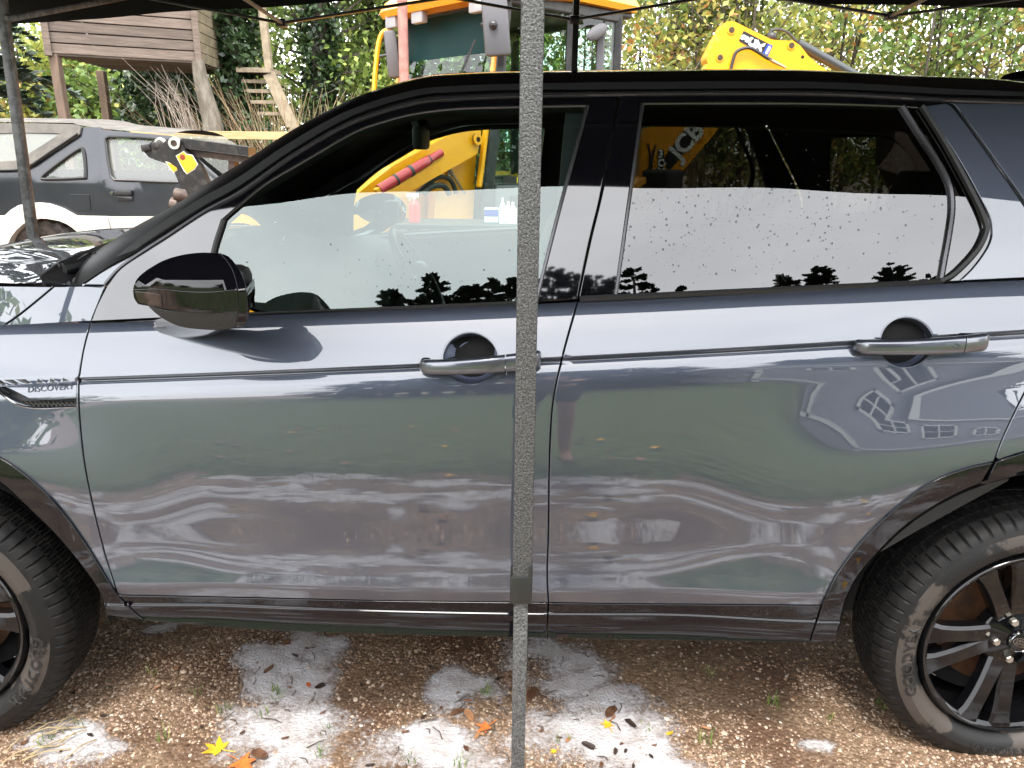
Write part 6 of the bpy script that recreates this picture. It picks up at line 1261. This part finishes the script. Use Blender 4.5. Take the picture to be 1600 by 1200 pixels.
# bare brushwood and dry stems
def brush(name, label, x, y, n, h, sp, lean, seed, m=None, z0=0, cat_='plant', rad=.006):
    r = np.random.default_rng(seed); b = MB()
    for i in range(n):
        bx_, by_ = x+r.normal(0, sp), y+r.normal(0, sp*.6); hh = h*r.uniform(.5, 1.1); lx = lean*hh+r.normal(0, .3)*hh; b.tube([(bx_, by_, z0), (bx_+lx*.35, by_+r.normal(0, .1), z0+hh*.55), (bx_+lx, by_+r.normal(0, .2), z0+hh)], [rad, rad*.7, rad*.3], 3, cap=False)
    o = b.build(name, m or STEMB, None, 60, fixn=False); return tag(o, label, cat_)
STEMB = mat('dry_stems', (.30, .19, .11), .8, col2=(.42, .31, .19), nscale=3)
brush('brushwood', 'tangle of bare reddish brown stems below the wooden steps', q(425, 220, 10.4)[0], 10.4, 200, 2.15, .32, -.22, 81); brush('dry_grass', 'tall straw coloured stems right of the brown brushwood', q(478, 220, 10.6)[0], 10.6, 120, 2.1, .30, .12, 82, mat('straw_stems', (.42, .34, .2), .8))
brush('dead_vine', 'tangle of pale bare vine stems beside the treehouse trunk post', q(292, 200, 10.1)[0], 10.1, 46, .85, .16, -.35, 83, mat('pale_vine', (.34, .29, .24), .8), z0=1.55, rad=.005)
brush('brushwood', 'bare twigs behind the SUV seen through its dark rear window', q(1130, 260, 10.8)[0], 10.8, 130, 1.7, .7, .1, 84)
# conifer boughs at the far left
def conifer_fan(name, label, x, y, h, wdt, n, seed, group, droop=.3, zlo=.08, m=None, fan=3):
    t = thing(name, label, 'tree', (x, y, 0), group); b = MB(); b.tube([(x, y, 0), (x, y, h*.5), (x, y, h*.95)], [.16, .1, .03], 7); b.build('trunk', BARK, t, True); r = np.random.default_rng(seed); Q = []
    for i in range(n):
        g = zlo+(1-zlo)*r.random()**.8; z = h*g; rad = wdt*(1-g)**.5*r.uniform(.55, 1.1)+.12; a = r.uniform(0, 6.283); nn = int(12+rad*16); s = np.linspace(.15, 1, nn); up_ = r.uniform(-.05, .45)
        o = np.stack([x+rad*s*math.cos(a), y+rad*s*math.sin(a), z+rad*(s*up_-droop*s*s)], 1)
        for k in range(fan):
            L_ = .10+.22*rad*(1.1-s)*r.uniform(.6, 1.2, nn); dr = a+r.choice([-1, 1], nn)*r.uniform(.4, 1.1, nn); tip = o+np.stack([L_*np.cos(dr), L_*np.sin(dr), L_*r.uniform(-.35, .35, nn)], 1); w_ = .022+.05*L_; sd = np.stack([-np.sin(dr)*w_, np.cos(dr)*w_, r.uniform(-.03, .03, nn)], 1); m_ = o*.45+tip*.55; Q.append(np.stack([o, m_-sd, tip, m_+sd], 1))
    Q = np.concatenate(Q); np_mesh('crown', Q.reshape(-1, 3), np.arange(len(Q)*4).reshape(-1, 4), m or CONM, t, r.random(len(Q))); return t
CONM = mat('conifer_needles', attr='rnd', ramp=[(0, (.008, .016, .008)), (.6, (.018, .034, .014)), (1, (.035, .06, .022))], rough=.7)
CONB = mat('blue_conifer', attr='rnd', ramp=[(0, (.02, .04, .026)), (.6, (.045, .08, .05)), (1, (.09, .13, .08))], rough=.7)
conifer_fan('conifer', 'blue-green conifer with drooping boughs at the far left edge', q(-62, 200, 10.5)[0], 10.5, 6.5, 1.75, 70, 91, None, droop=.5, zlo=.2, m=CONB)
for i, (px, y) in enumerate(((645, 14.5), (735, 13.6), (850, 14.2))): tree('woodland_tree', 'dense green tree seen through the digger cab, '+ORD[i]+' from the left', q(px, 200, y)[0], y, 6.2, 1.4, .8, L_OAK, 70, 5200, .065, 460+i, 'green trees behind the digger cab', stems=2, trunk_r=.06, spread=.2)
# trestle bench with washing things behind the car
YT = 5.75; zt_ = P(720, 346, YT)[2]; TB = thing('trestle_bench', 'folding trestle bench behind the SUV holding washing bottles', 'bench', (P(720, 346, YT)[0], YT, 0)); xA_, xB_ = P(625, 346, YT)[0], P(850, 346, YT)[0]
b = MB(); b.box(((xA_+xB_)/2, YT, zt_-.02), (xB_-xA_, .5, .035), bev=.005); b.build('bench_top', PLASTK, TB)
for x in (xA_+.1, xB_-.1):
    for s in (-1, 1): b = MB(); b.bar((x, YT+.2*s, zt_-.03), (x+.05, YT+.26*s, 0), .03, .03); b.build('leg', LEGK, TB)
WPL = mat('white_plastic', (.75, .76, .76), .35); RPL = mat('red_plastic', (.7, .04, .03), .35)
def bottle(px, h, r_, m, label, name='bottle', capm=None, trig=False):
    qx = P(px, 346, YT-.1)[0]; t = thing(name, label, 'bottle', (qx, YT-.1, zt_)); b = MB(); b.lathe([(.001, 0), (r_, 0), (r_, h*.6), (r_*.85, h*.72), (r_*.35, h*.82), (r_*.3, h*.9)], (qx, YT-.1, zt_), (0, 0, 1), 18); b.build('body', m, t, 40); b = MB()
    if trig: b.box((qx-.01, YT-.1, zt_+h*.98), (.085, .025, .03), bev=.005); b.bar((qx-.035, YT-.1, zt_+h*.96), (qx-.03, YT-.1, zt_+h*.8), .01, .012); b.lathe([(r_*.36, h*.86), (r_*.36, h*.95)], (qx, YT-.1, zt_), (0, 0, 1), 12); b.build('trigger', capm or WPL, t, 40)
    else: b.lathe([(r_*.36, h*.86), (r_*.36, h), (.001, h)], (qx, YT-.1, zt_), (0, 0, 1), 12); b.build('cap', capm or WPL, t, 40)
bottle(648, .19, .04, RPL, 'red spray bottle with white trigger on the bench', 'spray_bottle', trig=True); bottle(794, .155, .03, WPL, 'white bottle on the bench, left one of the close pair'); bottle(801, .15, .03, WPL, 'white bottle on the bench, right one of the close pair'); bottle(785, .18, .022, WPL, 'slim white bottle behind the bottle pair on the bench')
qx = P(768, 346, YT)[0]; t = thing('detergent_box', 'white box with blue label on the bench beside the bottles', 'box', (qx, YT, zt_)); b = MB(); b.box((qx, YT, zt_+.05), (.10, .12, .10), bev=.004); b.build('body', WPL, t); b = MB(); b.box((qx, YT-.062, zt_+.07), (.098, .003, .045)); b.build('label_panel', DECB, t)
# ================================================================== what stands behind the photographer (seen in the car's paint and glass)
GR2 = mat('lawn_soil', (.045, .07, .02), .9, col2=(.10, .12, .04), nscale=20)
b = MB(); nx, ny = 260, 40; vs = []
for i in range(nx+1):
    for j in range(ny+1): x = -14+28*i/nx; y = -.30-13*(j/ny)**1.8; e = (.10*math.sin(x*3.1)+.07*math.sin(x*7.7+1)+.05*math.sin(x*17.3)+.05*math.sin(x*31.7))*math.exp(-j*.25); vs.append((x, y+e, -.006+min(j, 6)*.006+.008*math.sin(x*23)*math.sin(j*2.1+x*5)))
b.add(vs, [(i*(ny+1)+j, (i+1)*(ny+1)+j, (i+1)*(ny+1)+j+1, i*(ny+1)+j+1) for i in range(nx) for j in range(ny)]); tag(b.build('lawn', GR2), kind='structure')
r = random.Random(3)
blades('lawn_grass', [(r.uniform(-5, 5), -.28-7*r.random()**1.6, 16, .05, .16, .01) for _ in range(5600)], 12)
# house, right
HW = mat('grey_render', (.36, .36, .41), .9, col2=(.30, .30, .35), nscale=3, bump=.3, bscale=90); WHITE = mat('white_gloss', (.8, .8, .8), .35); PANE = glass('house_glass', (.02, .025, .03), 1.5); SLATE = mat('roof_slate', (.05, .05, .055), .6)
hx0, hx1, hy = 5.6, 14.0, -11.0
H = thing('house', 'grey rendered house with white trimmed windows behind the photographer, mirrored in the rear door', 'house', ((hx0+hx1)/2, hy-3, 0))
b = MB(); b.box(((hx0+hx1)/2, hy-3, 1.7), (hx1-hx0, 6, 3.4)); b.build('wall', HW, H)
b = MB(); b.prism([(hx0-.3, hy+.3, 3.4), (hx0-.3, hy-6.3, 3.4), (hx0-.3, hy-3, 5.6)], (hx1-hx0+.6, 0, 0)); b.build('roof', SLATE, H)
for nm, c, d in (('corner_trim', (hx0+.07, hy+.03, 1.7), (.18, .08, 3.4)), ('corner_trim', (hx1-.07, hy+.03, 1.7), (.18, .08, 3.4)), ('base_trim', ((hx0+hx1)/2, hy+.03, .3), (hx1-hx0, .08, .12)), ('fascia', ((hx0+hx1)/2, hy+.34, 3.36), (hx1-hx0+.6, .04, .16))):
    b = MB(); b.box(c, d); b.build(nm, WHITE, H)
for cx, cz, w_, h_ in ((7.4, 2.4, 1.1, 1.0), (9.3, 2.0, 1.5, 1.5), (11.4, 1.6, 1.0, 1.0)):
    b = MB()
    for sx in (-1, 1): b.box((cx+sx*w_/2, hy+.05, cz), (.13, .08, h_+.13)); b.box((cx, hy+.05, cz+sx*h_/2), (w_+.13, .08, .13))
    b.box((cx, hy+.05, cz), (.07, .06, h_)); b.box((cx, hy+.05, cz), (w_, .058, .07)); f = b.build('window', WHITE, H); b = MB(); b.box((cx, hy+.012, cz), (w_, .02, h_)); b.build('pane', PANE, f)
BRD = mat('pale_board', (.34, .34, .36), .7, col2=(.28, .28, .30), nscale=6)
SH = thing('shed', 'low pale weatherboard shed left of the grey house behind the photographer', 'shed', (3.4, hy-3, 0))
b = MB(); b.box((3.4, hy-3, 1.1), (4.3, 5.9, 2.2)); b.build('wall', BRD, SH)
for k in range(14): b = MB(); b.box((3.4, hy-.03+0, .1+k*.155), (4.3, .025, .145), Matrix.Rotation(R(5), 3, 'X')); b.build('board', BRD, SH)
b = MB(); b.prism([(1.1, hy+.3, 2.2), (1.1, hy-6.2, 2.2), (1.1, hy-3, 3.1)], (4.6, 0, 0)); b.build('roof', SLATE, SH)
# dark conifers across the lawn
for i, (x, h) in enumerate([(-3.3+.52*k, 7.75+.25*math.sin(k*1.9)+.35*math.exp(-((k-8.5)/2.2)**2)+(-.3 if k in (0, 13) else 0)) for k in range(-1, 14)]):
    conifer_fan('conifer', 'dark conifer mirrored low in the windows, '+ORD[i]+' from the left', x, -10.0-.5*(i % 2), h, 1.25, 190, 40+i, 'conifers behind the photographer', zlo=.02, fan=4, droop=.15)
for i, (x, h) in enumerate([(10.6, 16.0), (12.4, 16.6), (14.0, 15.2), (16.2, 17.0), (18.0, 16.2)]):
    conifer_fan('conifer', 'dark conifer over the house roof mirrored in the rear window, '+ORD[i]+' from the left', x, -18.5, h-3.45, 3.0, 260, 60+i, 'conifers over the house roof', zlo=.35, fan=5, droop=.1)
for i, (x, y) in enumerate([(-10.5, -8), (-11.5, -4), (-10.8, 0), (-12, 4), (-11.5, 8.5)]):
    tree('garden_tree', 'broad green garden tree out of frame left of the car, '+ORD[i]+' of the row', x, y, 2.9 if y < 3 else 5.5, 2.0, .3, L_OAK, 50, 2200, .17, 700+i, 'garden trees left of the car', trunk_r=.15, spread=.35)
for i, (x, y) in enumerate([(13, -4), (13.5, 1), (12.5, 6)]):
    tree('garden_tree', 'broad green garden tree out of frame right of the car, '+ORD[i]+' of the row', x, y, 5.0, 2.2, .4, L_OAK, 50, 2200, .17, 720+i, 'garden trees right of the car', trunk_r=.15, spread=.35)

# the photographer, mirrored in the doors: navy top, shorts, phone held up
def skin_figure(name, chains, m, parent, sub=2):
    vs = []; es = []; rs = []; idx = {}
    def vid(p, r):
        k = tuple(round(c, 4) for c in p)
        if k not in idx: idx[k] = len(vs); vs.append(p); rs.append(r)
        return idx[k]
    for ch in chains:
        prev = None
        for p, r in ch:
            i = vid(p, r)
            if prev is not None and prev != i: es.append((prev, i))
            prev = i
    me = bpy.data.meshes.new(name); me.from_pydata(vs, es, []); o = bpy.data.objects.new(name, me); COL.objects.link(o); md = o.modifiers.new('skin', 'SKIN'); md.use_smooth_shade = True
    if not me.skin_vertices: 
        bm = bmesh.new(); bm.from_mesh(me); bm.verts.layers.skin.verify(); bm.to_mesh(me); bm.free()
    for i, r in enumerate(rs): me.skin_vertices[0].data[i].radius = (r, r); me.skin_vertices[0].data[i].use_root = (i == 0)
    o.modifiers.new('sub', 'SUBSURF').levels = sub; dg = bpy.context.evaluated_depsgraph_get(); m2 = bpy.data.meshes.new_from_object(o.evaluated_get(dg)); bpy.data.objects.remove(o); m2.materials.clear(); m2.materials.append(m)
    m2.polygons.foreach_set('use_smooth', [True]*len(m2.polygons)); q = link(name, m2, parent); shift(m2, ORG[q]); return q
px_, py_ = .22, -.74; SKIN = mat('skin', (.42, .24, .17), .55); PER = thing('person', 'person in a navy top and grey shorts holding up a phone, mirrored in the doors', 'person', (px_, py_, 0))
V3 = lambda x, y, z: (px_+x, py_+y, z)
hip = V3(0, 0, .98); ch = [[(hip, .13), (V3(0, .01, 1.15), .125), (V3(0, .0, 1.34), .145), (V3(0, -.01, 1.47), .09), (V3(0, .02, 1.54), .055), (V3(0, .04, 1.60), .075), (V3(0, .045, 1.68), .088), (V3(0, .03, 1.75), .07)]]
hands = {-1: V3(-.29, .64, 1.46), 1: V3(-.15, .64, 1.46)}
for s in (-1, 1):
    ch.append([(hip, .13), (V3(.10*s, 0, .90), .09), (V3(.12*s, .02, .50), .06), (V3(.12*s, -.01, .28), .052), (V3(.13*s, -.02, .10), .038), (V3(.14*s, .02, .05), .04), (V3(.15*s, .14, .035), .034)])
    h = hands[s]; el = V3(.15*s-.06, .30, 1.20); ch.append([(V3(0, 0, 1.34), .145), (V3(.17*s, 0, 1.40), .07), (el, .045), ((h[0]+.03*s, h[1]-.07, h[2]-.05), .028), (h, .03)])
    for k in range(5): d = (-.03+.015*k); ch.append([(h, .03), ((h[0]+d*.6, h[1]+.02, h[2]+.03), .0095), ((h[0]+d, h[1]+.035, h[2]+.055+.004*(2-abs(k-2))), .0085), ((h[0]+d*1.1, h[1]+.02, h[2]+.075), .008)])
skin_figure('body', ch, SKIN, PER)
top = [[(V3(0, 0, .98), .155), (V3(0, .01, 1.15), .15), (V3(0, 0, 1.34), .165), (V3(0, -.01, 1.45), .10)]]
for s in (-1, 1): top.append([(V3(0, 0, 1.34), .165), (V3(.175*s, 0, 1.40), .088), (V3(.155*s-.03, .15, 1.30), .068)])
skin_figure('top', top, mat('navy_cloth', (.02, .025, .06), .9), PER); sh_ = [[(hip, .158), (V3(.10*s, 0, .88), .115), (V3(.115*s, .015, .58), .10)] for s in (-1, 1)]; skin_figure('shorts', sh_, mat('grey_cloth', (.07, .07, .08), .9), PER)
b = MB(); b.ball(V3(0, .012, 1.735), (.092, .098, .075), 14, 8); b.build('hair', mat('brown_hair', (.03, .018, .01), .7), PER, True)
b = MB(); b.box((.0, -.05, 1.51), (.15, .008, .075), bev=.003); ph = b.build('phone', mat('phone_black', (.01, .01, .011), .2), None, True); tag(ph, 'black phone held up by the photographer', 'phone')
